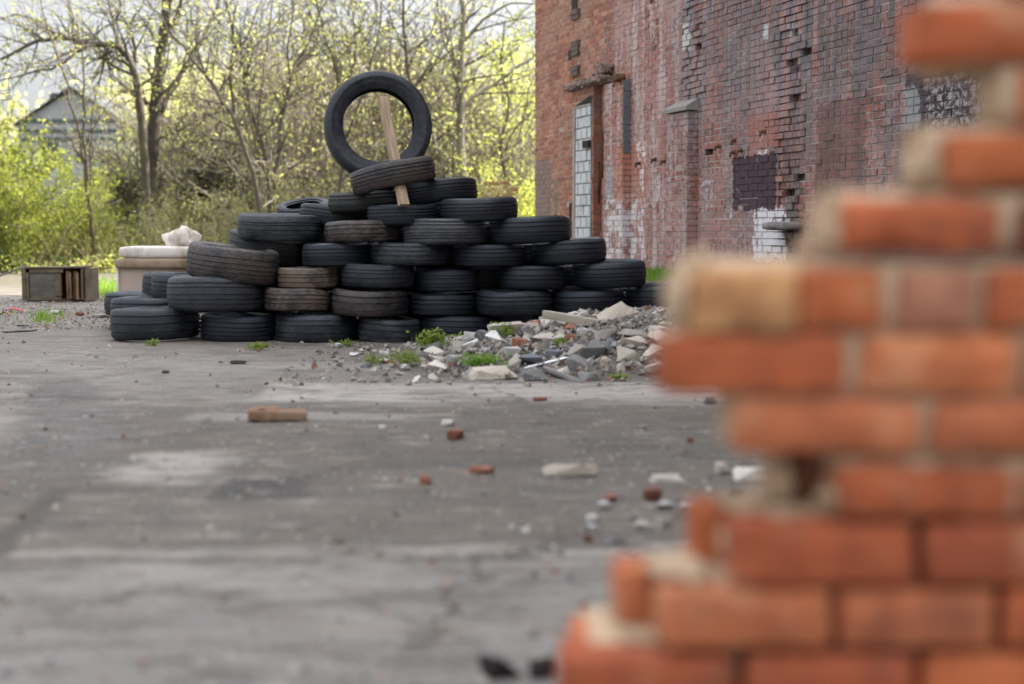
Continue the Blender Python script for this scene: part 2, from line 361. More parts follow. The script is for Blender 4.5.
# third course
tyre(233, 263.5, 90, 36, D0-.02, 'block', 'big brownish tyre tilted down to the right at the left shoulder of the heap', BRN, .55, tilt=8, grooves=4)
tyre(308, 278, 61, 22, D0, 'rib', 'small mud brown tyre on third layer, its top edge dusty', BRN, .95, grooves=3)
tyre(378, 276, 74, 25, D0-.02, 'rib', 'third layer black tyre with a pale brown lower bead line', GRY, .3)
tyre(447, 280, 62, 23, D0+.05, 'rib', 'third layer small black tyre under the deeply ribbed one\'s gap', BLK, .3)
tyre(532.5, 278, 68, 25, D0+.05, 'rib', 'third layer black tyre, second from the right end', BLK, .3)
tyre(609, 274, 75, 27, D0+.1, 'rib', 'rightmost tyre of the third layer, standing out in front of the building', BLK, .2, tilt=-2)
# fourth course
tyre(266, 248, 76, 30, D0+.45, 'rib', 'greenish black tyre tilted right, tucked behind the big brownish tyre', GRN, .6, tilt=9)
tyre(336, 254.5, 68, 25, D0+.05, 'rib', 'smooth dark tyre on fourth layer, below the brown worn one', BLK, .2)
tyre(409.5, 254, 77, 24, D0, 'fine', 'dusty grey tyre on the fourth layer just below the deeply ribbed tyre', GRY, .6)
tyre(489, 256, 73, 23, D0+.05, 'rib', 'fourth layer black tyre in the middle of the right slope', BLK, .3)
tyre(569, 251.5, 75, 26, D0+.1, 'rib', 'rightmost tyre of the fourth layer, tipped slightly up to the right', BLK, .2, tilt=-3)
# fifth course
tyre(279.5, 226.5, 82, 28, D0+.25, 'fine', 'grey black tyre at the left end of the fifth layer', GRY, .6, tilt=2)
tyre(362.5, 230.5, 76, 23, D0+.02, 'fine', 'brown worn tyre on the fifth layer, left of the deeply ribbed tyre', BRN, .75)
tyre(444, 231.5, 85, 27, D0, 'rib', 'deeply ribbed grey tyre with five bold grooves in the middle of the heap', (.085,.088,.095), 1.0, grooves=6)
tyre(529.5, 230, 83, 28, D0+.05, 'rib', 'rightmost tyre of the fifth layer, large and black', BLK, .25)
# sixth course
tyre(304, 210, 54, 17, D0+.75, 'rib', 'tyre at the upper left tipped forward so that its hole shows', BLK, .3, lean=14, tilt=-2)
tyre(335, 215, 70, 22, D0+.5, 'fine', 'black tyre sagging down to the right at the upper left of the heap', BLK, .3, tilt=7)
tyre(402.5, 213.5, 70, 22, D0+.02, 'rib', 'black tyre under the foot of the wooden stake', BLK, .3, tilt=-3)
tyre(478.5, 209, 79, 25, D0, 'rib', 'rightmost tyre of the sixth layer, with a tiny pale sticker on its tread', BLK, .2, tilt=-2)
# seventh course and top
tyre(364, 200.5, 72, 21, D0+.32, 'rib', 'dark tyre under the left edge of the tilted tyre near the top', GRN, .45)
tyre(441, 190, 74, 24, D0+.30, 'fine', 'black tyre right of the stake, tipped up to the right', BLK, .3, tilt=-6)
tyre(393, 173.5, 85, 26, D0-.02, 'block', 'brownish tyre tilted up to the right with the stake stuck through its hole', BRN, .45, tilt=-12)
# hidden second rank that closes the gaps
for cx, cy, dc in ((275, 330, 1.0), (352, 330, 1.0), (424, 330, 1.0), (497, 329, 1.0), (570, 328, 1.0),
                   (258, 302, 1.0), (333, 303, .95), (406, 303, .95), (478, 303, .95), (551, 302, .95), (625, 300, .95),
                   (282, 277, .9), (345, 277, .9), (412, 278, .85), (483, 278, .85), (570, 277, .9),
                   (300, 252, 1.0), (372, 253, .85), (448, 254, .8), (529, 254, .85), (403, 230, .8), (487, 231, .85), (322, 232, .85), (437, 211, .8)):
    tyre(cx, cy+1, 74, 26, D0+dc*.74, 'rib', 'black tyre in the second rank, seen only through gaps of the heap', BLK, .2, group='second rank tyres in the heap')
# the upright tyre
def upright():
    dc = D0+.24; s = F/dc
    c = P(378, 126.5, dc); Ro = 54/s; W = .235
    root = bpy.data.objects.new('tyre', None); col.objects.link(root)
    tag(root, 'large tyre standing upright on top of the heap', 'tyre', GR)
    me = tyre_meshes(Ro, W, .655, 4, 'fine', 99)
    root.matrix_world = Matrix.Translation((c.x, c.y, c.z)) @ Matrix.Rotation(R(9), 4, 'Z') @ Matrix.Rotation(R(90-4), 4, 'X')
    for nm, m in zip(('tread', 'sidewall', 'sidewall'), me):
        o = ob(nm, m, root); o.color = (.07, .072, .08, .35)
upright()

# ------------------------------------------------------------------ wood and the stake
def wood(name, a, b, rough=.8, sc=(14, 14, 1.2)):
    g = NG(name); C = g.coord(); n = g.noise(g.scale(C, sc), 3, 5, .65); f = g.noise(C, 40, 3); big = g.noise(C, 3, 3)
    c = g.mix(g.rng(n, .3, .7), a, b); c = g.mix(g.rng(big, .55, .75, 0, .6), c, tuple(v*.45 for v in a))
    return g.done(c, rough, g.bump(g.math('ADD', n, g.math('MULTIPLY', f, .4)), .6, .006), .3)
STAKE = wood('stake_wood', (.24,.17,.11), (.46,.35,.24))
def rough_box(mb, c, dims, cuts=(4,2,2), amp=.004, sc=14, rnd_edge=.004, seed=0, M=None, mi=0, col_=None):
    nx, ny, nz = cuts; c = Vector(c); hx, hy, hz = (d/2 for d in dims)
    idx = {}; vsx = []; fs = []
    def vid(i, j, k):
        key = (i, j, k)
        if key not in idx:
            q = Vector((2*i/nx-1, 2*j/ny-1, 2*k/nz-1)); p = Vector((q.x*hx, q.y*hy, q.z*hz))
            ex = sum(abs(t) > .999 for t in q)
            if ex >= 2:
                for a in range(3):
                    if abs(q[a]) > .999: p[a] -= math.copysign(rnd_edge, q[a])
            nv = mnoise.noise_vector((p+c)*sc+Vector((seed*3.1, seed*1.7, seed)))
            p = p+nv*amp+mnoise.noise_vector((p+c)*sc*3+Vector((seed, 0, 9)))*amp*.5
            p = p+c
            if M: p = M @ p
            idx[key] = len(vsx); vsx.append(p)
        return idx[key]
    for i in range(nx):
        for j in range(ny):
            fs.append((vid(i,j,0), vid(i,j+1,0), vid(i+1,j+1,0), vid(i+1,j,0)))
            fs.append((vid(i,j,nz), vid(i+1,j,nz), vid(i+1,j+1,nz), vid(i,j+1,nz)))
    for i in range(nx):
        for k in range(nz):
            fs.append((vid(i,0,k), vid(i+1,0,k), vid(i+1,0,k+1), vid(i,0,k+1)))
            fs.append((vid(i,ny,k), vid(i,ny,k+1), vid(i+1,ny,k+1), vid(i+1,ny,k)))
    for j in range(ny):
        for k in range(nz):
            fs.append((vid(0,j,k), vid(0,j,k+1), vid(0,j+1,k+1), vid(0,j+1,k)))
            fs.append((vid(nx,j,k), vid(nx,j+1,k), vid(nx,j+1,k+1), vid(nx,j,k+1)))
    mb.add(vsx, fs, mi, col_)
def beam(name, p0, p1, w_, t_, m, label, cat, group=None, cuts=(2,2,10), amp=.004, roll=0.0):
    d = p1-p0; L = d.length
    mb = MB(); rough_box(mb, (0, 0, L/2), (w_, t_, L), cuts, amp, 9, .004, int(p0.x*100))
    o = ob(name, mb.mesh(name, m, True, 40), None, label, cat, group)
    q = d.to_track_quat('Z', 'Y')
    o.matrix_world = Matrix.Translation(p0) @ q.to_matrix().to_4x4() @ Matrix.Rotation(roll, 4, 'Z')
    return o
beam('wooden_stake', P(404, 206, D0-.30), P(382.5, 97, D0+.02), .078, .05, STAKE,
     'weathered wooden stake leaning through the tilted tyre inside the upright tyre', 'stake')

# ------------------------------------------------------------------ sofa and cabinet
def cloth(name, a, b, sc=30):
    g = NG(name); C = g.coord(); n = g.noise(C, 5, 5, .6); f = g.noise(C, sc*8, 2)
    big = g.noise(g.scale(C, (1.2, 1.2, .5)), 2.2, 4, .7)
    c = g.mix(n, a, b); c = g.mix(g.rng(big, .47, .66, 0, .7), c, (a[0]*.5, a[1]*.45, a[2]*.38))
    return g.done(c, .95, g.bump(g.math('ADD', n, g.math('MULTIPLY', f, .15)), .5, .015), .2)
SOFA = cloth('sofa_cloth', (.40,.32,.25), (.52,.43,.35)); SOFAW = cloth('sofa_back_lining', (.40,.32,.265), (.48,.40,.34)); PIL = cloth('pillow_cloth', (.60,.54,.48), (.74,.69,.64))
SEAM = cloth('sofa_roll_cloth', (.26,.19,.13), (.36,.28,.21))
def soft_box(mb, lo, hi, puff=.03, cuts=(14,6,6), seed=0, amp=.008):
    lo, hi = Vector(lo), Vector(hi); c = (lo+hi)/2; dm = hi-lo
    tmp = MB(); rough_box(tmp, (0,0,0), dm, cuts, amp, 5, 0, seed)
    out = []
    for v in tmp.v:
        v = Vector(v); q = Vector((v.x/dm.x*2, v.y/dm.y*2, v.z/dm.z*2))
        f = Vector([max(-1, min(1, t)) for t in q])
        r = min(dm)/2*.75
        inner = Vector([max(-dm[a]/2+r, min(dm[a]/2-r, v[a])) for a in range(3)])
        d = v-inner
        if d.length > r: v = inner+d.normalized()*r
        out.append(v+c)
    mb.add(out, tmp.f)
def sofa():
    d = 13.9; a = P(115, 246, d); s = F/d
    zt = a.z; x0 = a.x; Wd = 1.85
    root = bpy.data.objects.new('sofa', None); col.objects.link(root)
    root.location = (x0, d, 0); root.rotation_euler = (0, 0, R(2))
    tag(root, 'discarded beige sofa seen from behind, beside the tyre heap', 'sofa')
    zl = P(115, 268, d).z
    m = MB(); rough_box(m, (Wd/2, .10, zl/2+.03), (Wd-.02, .16, zl-.02), (20,2,8), .006, 3, .012, 4); ob('back_panel', m.mesh('back_panel', SOFAW, True, 45), root)
    m = MB(); soft_box(m, (-.01, -.035, zl-.012), (Wd+.01, .26, zt-.115), seed=1); ob('back_roll', m.mesh('back_roll', SEAM, True), root)
    m = MB(); soft_box(m, (.03, -.02, zt-.125), (Wd+.02, .30, zt), seed=2); ob('back_cushion', m.mesh('back_cushion', PIL, True), root)
    m = MB(); m.tube([Vector((.015, .015, .05)), Vector((.012, .012, zl*.5)), Vector((.015, .015, zl))], [.011]*3, 6); ob('piping', m.mesh('piping', PIL, True), root)
    for x in (.0, Wd-.2):
        m = MB(); soft_box(m, (x, .19, .06), (x+.2, .90, .58), seed=3); ob('arm', m.mesh('arm', SOFA, True), root)
    m = MB(); rough_box(m, (Wd/2, .55, .2), (Wd-.42, .68, .26), (8,4,2), .006, 3, .02, 5); ob('seat', m.mesh('seat', SOFA, True, 45), root)
    for x in (.08, Wd-.08):
        for y in (.08, .82):
            m = MB(); m.box((x-.03, y-.03, 0), (x+.03, y+.03, .06)); ob('leg', m.mesh('leg', STAKE), root)
sofa()
def pillow(c, sx_, sz_, rotv, label, seed):
    m = MB(); n = 14; vs_ = []; fs = []
    for side in (1, -1):
        o = len(vs_)
        for i in range(n+1):
            for j in range(n+1):
                u, v = 2*i/n-1, 2*j/n-1
                t = max(0, (1-u**2)*(1-v**2))**.42*.085*side
                pinch = .95+.07*abs(u*v)
                p = Vector((u*sx_/2*pinch, t, v*sz_/2*pinch)); p += mnoise.noise_vector(p*9+Vector((seed, 0, 0)))*.014+mnoise.noise_vector(p*26+Vector((0, seed, 0)))*.008
                vs_.append(p)
        for i in range(n):
            for j in range(n):
                a = o+i*(n+1)+j; q = (a, a+n+1, a+n+2, a+1)
                fs.append(q if side < 0 else q[::-1])
    m.add(vs_, fs); o = ob('pillow', m.mesh('pillow', PIL, True), None, label, 'pillow')
    o.location = c; o.rotation_euler = rotv
pillow(P(177, 240, 14.05), .25, .22, (R(-35), R(-18), R(12)), 'crumpled beige pillow on the sofa back, left one with a pointed corner', 3)
pillow(P(187, 237, 14.2), .25, .19, (R(-40), R(25), R(-15)), 'crumpled white pillow on the sofa back, right and farther one', 8)

CABD = wood('cabinet_wood', (.08,.06,.04), (.165,.128,.088), sc=(1.5, 10, 10)); CABP = wood('cabinet_panel', (.08,.075,.062), (.14,.132,.112), sc=(2, 3, 3)); CABI = wood('cabinet_inside', (.12,.065,.038), (.25,.14,.08), sc=(12, 10, 1.5)); CABL = wood('cabinet_pale', (.20,.13,.075), (.32,.22,.135), sc=(12, 10, 1.5))
def cabinet():
    d = 16.1; a, b = P(22, 301, d), P(87, 268, d); x0, x1 = a.x, b.x; H = b.z-.0
    root = bpy.data.objects.new('cabinet', None); col.objects.link(root); root.location = (x0, d, 0); root.rotation_euler = (0, R(-.6), R(-4))
    tag(root, 'broken wooden cabinet lying on its side, its right end torn open', 'cabinet')
    L = x1-x0; k = L/71.0
    def part(nm, m, *boxes, amp=.003):
        mb = MB()
        for i, (lo, hi) in enumerate(boxes):
            c = [(lo[t]+hi[t])/2 for t in range(3)]; dm = [hi[t]-lo[t] for t in range(3)]
            rough_box(mb, c, dm, (4, 2, 4), amp, 8, .003, i)
        ob(nm, mb.mesh(nm, m, True, 40), root)
    part('end_board', CABD, ((0, 0, .01), (.055, .42, H)))
    part('frame', CABD, ((.058, -.012, .012), (7*k+.02, .03, H-.05)), ((7*k+.022, -.012, .012), (44*k, .03, .055)), ((44*k-.07, -.014, .058), (44*k+.004, .03, H-.062)), ((7*k+.022, -.010, H-.058), (44*k+.03, .03, H-.012)))
    part('door_panel', CABP, ((7*k+.02, .004, .05), (44*k-.06, .022, H-.05)))
    part('top_board', CABD, ((.05, -.02, H-.012), (L*.93, .42, H+.014)))
    part('bottom_board', CABD, ((.05, .0, -.01), (L*.78, .42, .015)))
    part('back_board', CABI, ((.05, .38, .015), (L*.97, .40, H-.012)))
    part('shelf', CABI, ((48*k, .03, .02), (52*k, .38, H-.03)))
    part('slat', CABL, ((52.5*k, .01, .03), (54.5*k, .05, H-.05))); part('slat', CABI, ((55*k, .06, .02), (60*k, .08, H-.04)))
    part('slat', CABL, ((60.5*k, -.01, .02), (63*k, .03, H-.06))); part('slat', CABD, ((65.5*k, .0, .02), (68*k, .05, H-.02)))
    part('end_board', CABD, ((68.6*k, .03, .0), (71*k, .42, H-.01)))
cabinet()

# ------------------------------------------------------------------ rocks, rubble
def stone_mat(name, a, b, c, sc=1.0, bumpd=.006):
    g = NG(name); C = g.coord(); oi = g.objinfo(); n = g.noise(C, 9*sc, 5, .65); f = g.noise(C, 60*sc, 4, .7); v = g.noise(C, 3.5*sc, 4, .7)
    k = g.mix(n, a, b); k = g.mix(g.rng(v, .50, .68, 0, .75), k, c)
    k = g.hsv(k, .5, 1.0, g.rng(oi['Random'], 0, 1, .62, 1.35, smooth=False))
    return g.done(k, .9, g.bump(g.math('ADD', n, g.math('MULTIPLY', f, .6)), .8, bumpd), .3)
CONC = stone_mat('broken_concrete', (.30,.265,.23), (.54,.495,.44), (.34,.27,.21))
DARK = stone_mat('dark_asphalt_chunk', (.12,.12,.122), (.22,.216,.21), (.26,.24,.21))
REDB = stone_mat('broken_brick', (.22,.08,.048), (.33,.14,.085), (.30,.235,.18))
WHIT = stone_mat('white_plaster', (.40,.385,.36), (.62,.605,.58), (.34,.30,.26))
BUFF = stone_mat('buff_stone', (.29,.25,.205), (.44,.39,.33), (.24,.185,.14))
BLUE = stone_mat('slate_piece', (.20,.225,.26), (.30,.325,.36), (.22,.21,.20))
def rock_mesh(name, dims, seed, mat, pts=13, flat=0.0):
    r = random.Random(seed); bm = bmesh.new()
    for i in range(pts):
        v = Vector((r.gauss(0,1), r.gauss(0,1), r.gauss(0,1))).normalized()
        e = 1.0 if flat == 0 else 1-flat
        v = Vector([math.copysign(abs(t)**e, t) for t in v])*r.uniform(.8, 1.05)
        bm.verts.new(v)
    bmesh.ops.convex_hull(bm, input=bm.verts)
    bmesh.ops.delete(bm, geom=[v for v in bm.verts if not v.link_faces], context='VERTS')
    bmesh.ops.subdivide_edges(bm, edges=bm.edges, cuts=2, use_grid_fill=True)
    for v in bm.verts: v.co += mnoise.noise_vector(v.co*2.3+Vector((seed, 0, 0)))*.10+mnoise.noise_vector(v.co*6+Vector((0, seed, 0)))*.05
    lo = [min(v.co[a] for v in bm.verts) for a in range(3)]; hi = [max(v.co[a] for v in bm.verts) for a in range(3)]
    for v in bm.verts:
        v.co = Vector([((v.co[a]-lo[a])/(hi[a]-lo[a])-.5)*dims[a] for a in range(3)])
    me = bpy.data.meshes.new(name); bm.to_mesh(me); bm.free(); me.materials.append(mat)
    me.polygons.foreach_set('use_smooth', [True]*len(me.polygons)); me.set_sharp_from_angle(angle=R(32))
    return me
CHAR = stone_mat('charred_lump', (.018,.015,.017), (.045,.038,.04), (.08,.05,.04))
PROTO = {}
def rock_proto(kind):
    if kind not in PROTO:
        mat, flat, asp = {'concrete': (CONC, .35, (1,.75,.55)), 'slab': (CONC, .6, (1,.7,.28)), 'dark': (DARK, .3, (1,.8,.6)), 'char': (CHAR, .3, (1,.8,.6)),
                     'brick': (REDB, .5, (1,.55,.42)), 'white': (WHIT, .3, (1,.75,.5)), 'buff': (BUFF, .35, (1,.6,.5)), 'slate': (BLUE, .6, (1,.8,.25))}[kind]
        PROTO[kind] = [rock_mesh(kind+'_chunk', asp, i*7+len(kind), mat, 9+i, flat) for i in range(5)]
    return PROTO[kind]
KN = {'char': ('charred_lump', 'lump'), 'concrete': ('concrete_chunk', 'chunk'), 'slab': ('concrete_slab', 'slab'), 'dark': ('asphalt_chunk', 'chunk'), 'brick': ('brick_fragment', 'brick'),
      'white': ('plaster_chunk', 'chunk'), 'buff': ('stone_chunk', 'stone'), 'slate': ('slate_piece', 'slate')}
def rock(kind, loc, size, rot, label, group=None, sc=(1,1,1), i=None):
    ms = rock_proto(kind)
    o = ob(KN[kind][0], ms[rnd.randrange(5) if i is None else i], None, label, KN[kind][1], group)
    o.location = loc; o.rotation_euler = rot; o.scale = (size*sc[0], size*sc[1], size*sc[2])
    return o
def heap(x, y):
    fx = sstep(-.95, .60, x)*(1-sstep(1.6, 2.6, x)*.6)
    fy = sstep(7.35+.15*math.sin(x*3), 8.9, y)*(1-sstep(9.5, 10.4, y)*.5)
    return (.20+.07*sstep(.1, .9, x))*fx*fy
hm = MB(); hx = [-1.4+.05*i for i in range(91)]; hy = [7.15+.05*i for i in range(66)]
hm.add([(x, y, heap(x, y)-.012+.030*mnoise.noise(Vector((x*7, y*7, 1)))*min(1, heap(x, y)*12)) for y in hy for x in hx],
       [(j*len(hx)+i, j*len(hx)+i+1, (j+1)*len(hx)+i+1, (j+1)*len(hx)+i) for j in range(len(hy)-1) for i in range(len(hx)-1)])
# small broken bits that nobody could count, part of the same mass
def bit(mb, c, s, mi):
    vs_ = [Vector((rnd.gauss(0,1), rnd.gauss(0,1), rnd.gauss(0,.7))).normalized()*s*rnd.uniform(.6, 1.1) for _ in range(4)]
    vs_ = [Vector((1,.3,-.3)), Vector((-.6,.8,-.3)), Vector((-.5,-.9,-.3)), Vector((rnd.uniform(-.4,.4), rnd.uniform(-.4,.4), .8)), Vector((rnd.uniform(-.2,.6), rnd.uniform(.2,.7), .5))]
    a = rnd.uniform(0, 6.28); M = Matrix.Rotation(a, 3, 'Z') @ Matrix.Rotation(rnd.uniform(-.6,.6), 3, 'X')
    vs_ = [M @ Vector((v.x*s*rnd.uniform(.7,1.3), v.y*s*rnd.uniform(.5,1.1), v.z*s*rnd.uniform(.5,1.1)))+c for v in vs_]
    mb.add(vs_, [(0,1,4),(1,3,4),(1,2,3),(0,4,3),(0,3,2),(0,2,1)], mi)
for i_ in range(len(hm.mi)): hm.mi[i_] = 0
FINES = stone_mat('rubble_fines', (.13,.112,.095), (.29,.258,.222), (.18,.14,.11), 3.0, .02)
for _ in range(11000):
    x, y = rnd.uniform(-1.3, 2.4), rnd.uniform(7.3, 10)
    h = heap(x, y)
    if rnd.random() > .07+h*7: continue
    bit(hm, Vector((x, y, h+rnd.uniform(-.005, .02))), rnd.choice((.008, .012, .016, .022, .03)), rnd.choices((1, 2, 3, 4, 5), (5, 1.8, .8, 1.3, 2.4))[0])
ob('rubble', hm.mesh('rubble', [FINES, CONC, DARK, REDB, WHIT, BUFF]), None, 'fine broken concrete and brick rubble in front of the tyres', 'rubble', kind='stuff')
placed = []
def heap_rock(kind, px, py, wpx, hpx, rot=0.0, label='', d=None, tiltx=0.0, depth=.7, group=None, i=0):
    """one particular chunk of the heap, by where the photo shows it"""
    best = None
    for t in range(60):                     # march along the ray until it meets the heap surface
        dd = 7.0+t*.06; p = P(px, py, dd)
        if p.z <= max(0, heap(p.x, dd))+.02: best = p; break
    p = best or P(px, py, d or 9.0)
    if d: p = P(px, py, d)
    s = F/p.y; L = wpx/s; H = hpx/s
    o = ob(KN[kind][0], rock_proto(kind)[i], None, label, KN[kind][1], group)
    asp = o.data
    dims = [max(v.co[a] for v in asp.vertices)-min(v.co[a] for v in asp.vertices) for a in range(3)]
    o.scale = (L/dims[0], depth*L/dims[1], H/dims[2]); o.rotation_euler = (R(tiltx), R(rot), rnd.uniform(-.15, .15)); o.location = p
    placed.append((px, py, max(wpx, hpx)*.4))
    return o
heap_rock('buff', 493, 374, 54, 16, 0, 'long buff concrete lump at the front left foot of the rubble', depth=.4, i=1)
heap_rock('white', 472, 338, 20, 14, 0, 'clean white block on the left of the rubble', depth=.8, i=2)
heap_rock('slab', 506, 327, 38, 9, -4, 'flat grey slab lying on the upper left of the rubble', depth=.6, i=3)
heap_rock('white', 455, 361, 24, 14, 0, 'white crumbly plaster lump on the low left of the rubble', i=1)
heap_rock('concrete', 447, 345, 13, 14, 0, 'small upright grey stone beside the white block', i=2)
heap_rock('brick', 520, 344, 18, 12, 8, 'red broken brick near the middle of the rubble', i=3)
heap_rock('brick', 571, 338, 13, 8, 12, 'small red brick fragment below the long pale board', i=4)
heap_rock('slate', 531, 360, 26, 12, 0, 'blue grey slate piece left of the white strip', i=0)
heap_rock('slate', 556, 355, 22, 12, 0, 'blue grey slate piece behind the white strip', i=1)
heap_rock('dark', 592, 351, 32, 22, -12, 'large dark rounded asphalt chunk in the middle of the rubble', i=2)
heap_rock('dark', 575, 365, 22, 20, 18, 'dark angular asphalt chunk below the end of the white strip', i=3)
heap_rock('dark', 533, 376, 32, 13, 2, 'dark flat asphalt chunk under the white strip', i=1)
heap_rock('dark', 590, 377, 24, 12, -6, 'dark chunk at the middle front foot of the rubble', i=0)
heap_rock('buff', 632, 342, 32, 14, 6, 'long buff block with a white painted top, upper one of a pair', depth=.6, i=2)
heap_rock('buff', 632, 357, 34, 16, 10, 'long buff block with a white painted top, lower one of a pair', depth=.6, i=0)
heap_rock('slab', 677, 317, 40, 11, -18, 'pale slab tipped up at the right end of the rubble', d=8.9, depth=.6, i=1)
heap_rock('concrete', 655, 316, 26, 10, -22, 'grey slab leaning behind the pale tipped slab', d=9.1, i=3)
heap_rock('white', 655, 368, 24, 11, -10, 'white plaster lump at right front of the rubble', i=4)
heap_rock('concrete', 634, 334, 36, 9, 2, 'flat grey concrete piece below the torn slab', i=4)
heap_rock('white', 590, 363, 12, 9, -30, 'small white plaster bit below the large dark chunk', i=3)
heap_rock('white', 560, 325, 16, 12, 30, 'white plaster lump under the long pale board', i=0)
heap_rock('buff', 604, 363, 9, 14, 10, 'small upright buff stone right of the white plaster bit', i=3)
heap_rock('buff', 621, 368, 9, 15, 0, 'narrow upright buff stone near the right front', i=4)
heap_rock('slate', 611, 345, 14, 13, -40, 'blue grey shard standing beside the large dark chunk', i=3)
heap_rock('concrete', 513, 362, 18, 20, 10, 'mottled pale stone right of the green weed clump', i=0)
PALE = wood('pale_board', (.28,.245,.19), (.40,.36,.29)); WHITEP = NG('white_plastic').done((.75,.77,.80), .45)
GREYW = wood('grey_board', (.12,.115,.11), (.22,.21,.20))
beam('wooden_board', P(543, 314, 8.9), P(600, 324, 8.75), .06, .055, PALE, 'long pale board on top of the rubble, left of the torn slab', 'board', cuts=(2,2,8))
beam('plastic_strip', P(524, 368, 7.95), P(568, 357, 8.05), .03, .012, WHITEP, 'thin white strip lying aslant on the rubble', 'strip', amp=.001)
beam('wooden_board', P(609, 387, 7.55), P(662, 378, 7.8), .05, .025, GREYW, 'dark thin board at the right front foot of the rubble', 'board')
beam('wooden_board', P(545, 368, 7.85), P(582, 383, 7.5), .045, .03, GREYW, 'grey broken batten sloping down the front of the rubble', 'board')
heap_rock('buff', 616, 316, 46, 19, -24, 'large torn buff slab propped up at the top of the rubble', d=8.8, depth=.5, i=1, tiltx=25)
heap_rock('slab', 640, 325, 24, 8, 34, 'broken flap leaning against the torn buff slab', d=8.75, depth=.6, i=2)
heap_rock('white', 585, 334, 18, 13, 10, 'white lump just below the torn buff slab', i=1)
heap_rock('concrete', 607, 336, 26, 14, -8, 'pale grey block below the torn buff slab', i=2)
heap_rock('concrete', 545, 338, 26, 14, 12, 'pale grey block on the middle of the rubble top', i=1)
heap_rock('concrete', 650, 352, 26, 15, -8, 'pale grey block at the right end by the ruined wall', i=0)
heap_rock('white', 512, 352, 20, 12, 5, 'white lump left of the blue grey slate', i=4)
zones = (('left end', 370, 470), ('middle', 470, 570), ('right part', 570, 730))
kn_adj = {'concrete': 'grey concrete chunk', 'slab': 'flat concrete piece', 'dark': 'dark asphalt chunk', 'brick': 'red brick fragment', 'white': 'white plaster bit', 'buff': 'buff stone', 'slate': 'blue grey slate piece'}
cnt = 0; tries = 0
while cnt < 290 and tries < 4000:
    tries += 1
    x, y = rnd.uniform(-1.1, 2.2), rnd.uniform(7.4, 9.6); h = heap(x, y)
    if rnd.random() > .05+h*5: continue
    s = F/y; px = 512+x*s; py = HORIZON+(CAMH-h)*s
    if px > 740: continue
    size = rnd.choice((.04, .05, .06, .08, .10, .12, .15)) if px > 430 else rnd.choice((.03, .04, .05, .07))
    if any(abs(px-a) < b+4 and abs(py-q) < b*.6+4 for a, q, b in placed): continue
    kind = rnd.choices(('concrete', 'slab', 'dark', 'brick', 'white', 'buff', 'slate'), (6, 2, 1.7, 1.2, 2.6, 4.0, .7))[0]
    zn = next((z for z, a, b in zones if a <= px < b), 'left end')
    row = 'front' if y < 8.2 else 'upper slope'
    lab = f'{kn_adj[kind]} among many on the {zn} of the rubble, {row}'
    rock(kind, (x, y, h+size*.12), size, (rnd.uniform(-.5,.5), rnd.uniform(-.5,.5), rnd.uniform(0,6.28)), lab, f'{kn_adj[kind]}s, {zn} of the rubble, {row}')
    cnt += 1
# loose pieces on the yard
def loose(kind, px, py, wpx, hpx, label, rz=0.0, depth=.75, i=0, group=None):
    p = G(px, py+hpx*.5); s = F/p.y
    o = ob(KN[kind][0], rock_proto(kind)[i], None, label, KN[kind][1], group)
    me = o.data; dims = [max(v.co[a] for v in me.vertices)-min(v.co[a] for v in me.vertices) for a in range(3)]
    L, H = wpx/s, hpx/s
    o.scale = (L/dims[0], depth*L/dims[1], H/dims[2]); o.rotation_euler = (0, 0, rz); o.location = (p.x, p.y+depth*L*.4, H*.42)
    return o
OLDB = stone_mat('weathered_brick', (.15,.08,.048), (.26,.16,.10), (.31,.25,.185))
bp = G(276, 422); m = MB(); rough_box(m, (0, 0, .022), (.245, .11, .045), (12, 6, 4), .0055, 22, .003, 4); rough_box(m, (-.05, .01, .047), (.12, .08, .012), (6, 5, 2), .006, 30, .005, 6)
o = ob('loose_brick', m.mesh('loose_brick', OLDB, True, 40), None, 'weathered brick with pale mortar lying alone at left centre of the yard', 'brick'); o.location = (bp.x, bp.y+.05, .002); o.rotation_euler = (0, R(1.5), R(9))
loose('brick', 456, 434, 20, 12, 'red brick lump with a pale lump behind it on the yard', .3, .7, 1)
loose('white', 447, 423, 15, 8, 'pale stone just behind the red brick lump on the yard', .2, .8, 2)
loose('white', 382, 428, 9, 6, 'small white stone lying alone left of the red brick lump', .4, .8, 3)
loose('brick', 482, 470, 25, 8, 'dark red flat brick piece left of the buff stone', -.2, .6, 2)
loose('brick', 425, 480, 13, 9, 'small orange brick bit at the centre of the yard', .1, .8, 3)
loose('buff', 570, 470, 56, 14, 'largest buff stone on the open yard, its front stained brown', .05, .4, 4)
loose('slab', 668, 479, 36, 8, 'flat grey stone near the ruined wall, left of the square stone', 0, .5, 1)
loose('buff', 723, 468, 18, 13, 'squarish buff stone beside the ruined wall', .3, .9, 1)
loose('slab', 750, 474, 32, 14, 'grey slab closest to the ruined wall, above the dark chunk', 0, .7, 4)
loose('dark', 736, 490, 18, 11, 'dark stone below the grey slab by the ruined wall', .3, .8, 2)
loose('brick', 653, 494, 22, 14, 'orange red brick chunk near the ruined wall', .2, .8, 4)
loose('white', 665, 505, 18, 9, 'white stone just right of the orange red brick chunk', .1, .8, 0)
loose('white', 690, 506, 20, 8, 'white stones row end nearest the ruined wall', .3, .7, 1)
loose('brick', 611, 498, 17, 8, 'pale red brick fragment left of the orange red chunk', .5, .7, 0)
loose('white', 604, 505, 14, 8, 'pale stone in front of the pale red brick fragment', .2, .8, 4)
loose('white', 592, 518, 14, 8, 'white pebble, upper of two stacked close together', .1, .8, 2)
loose('white', 592, 528, 14, 8, 'white pebble, lower of two stacked close together', .7, .8, 3)
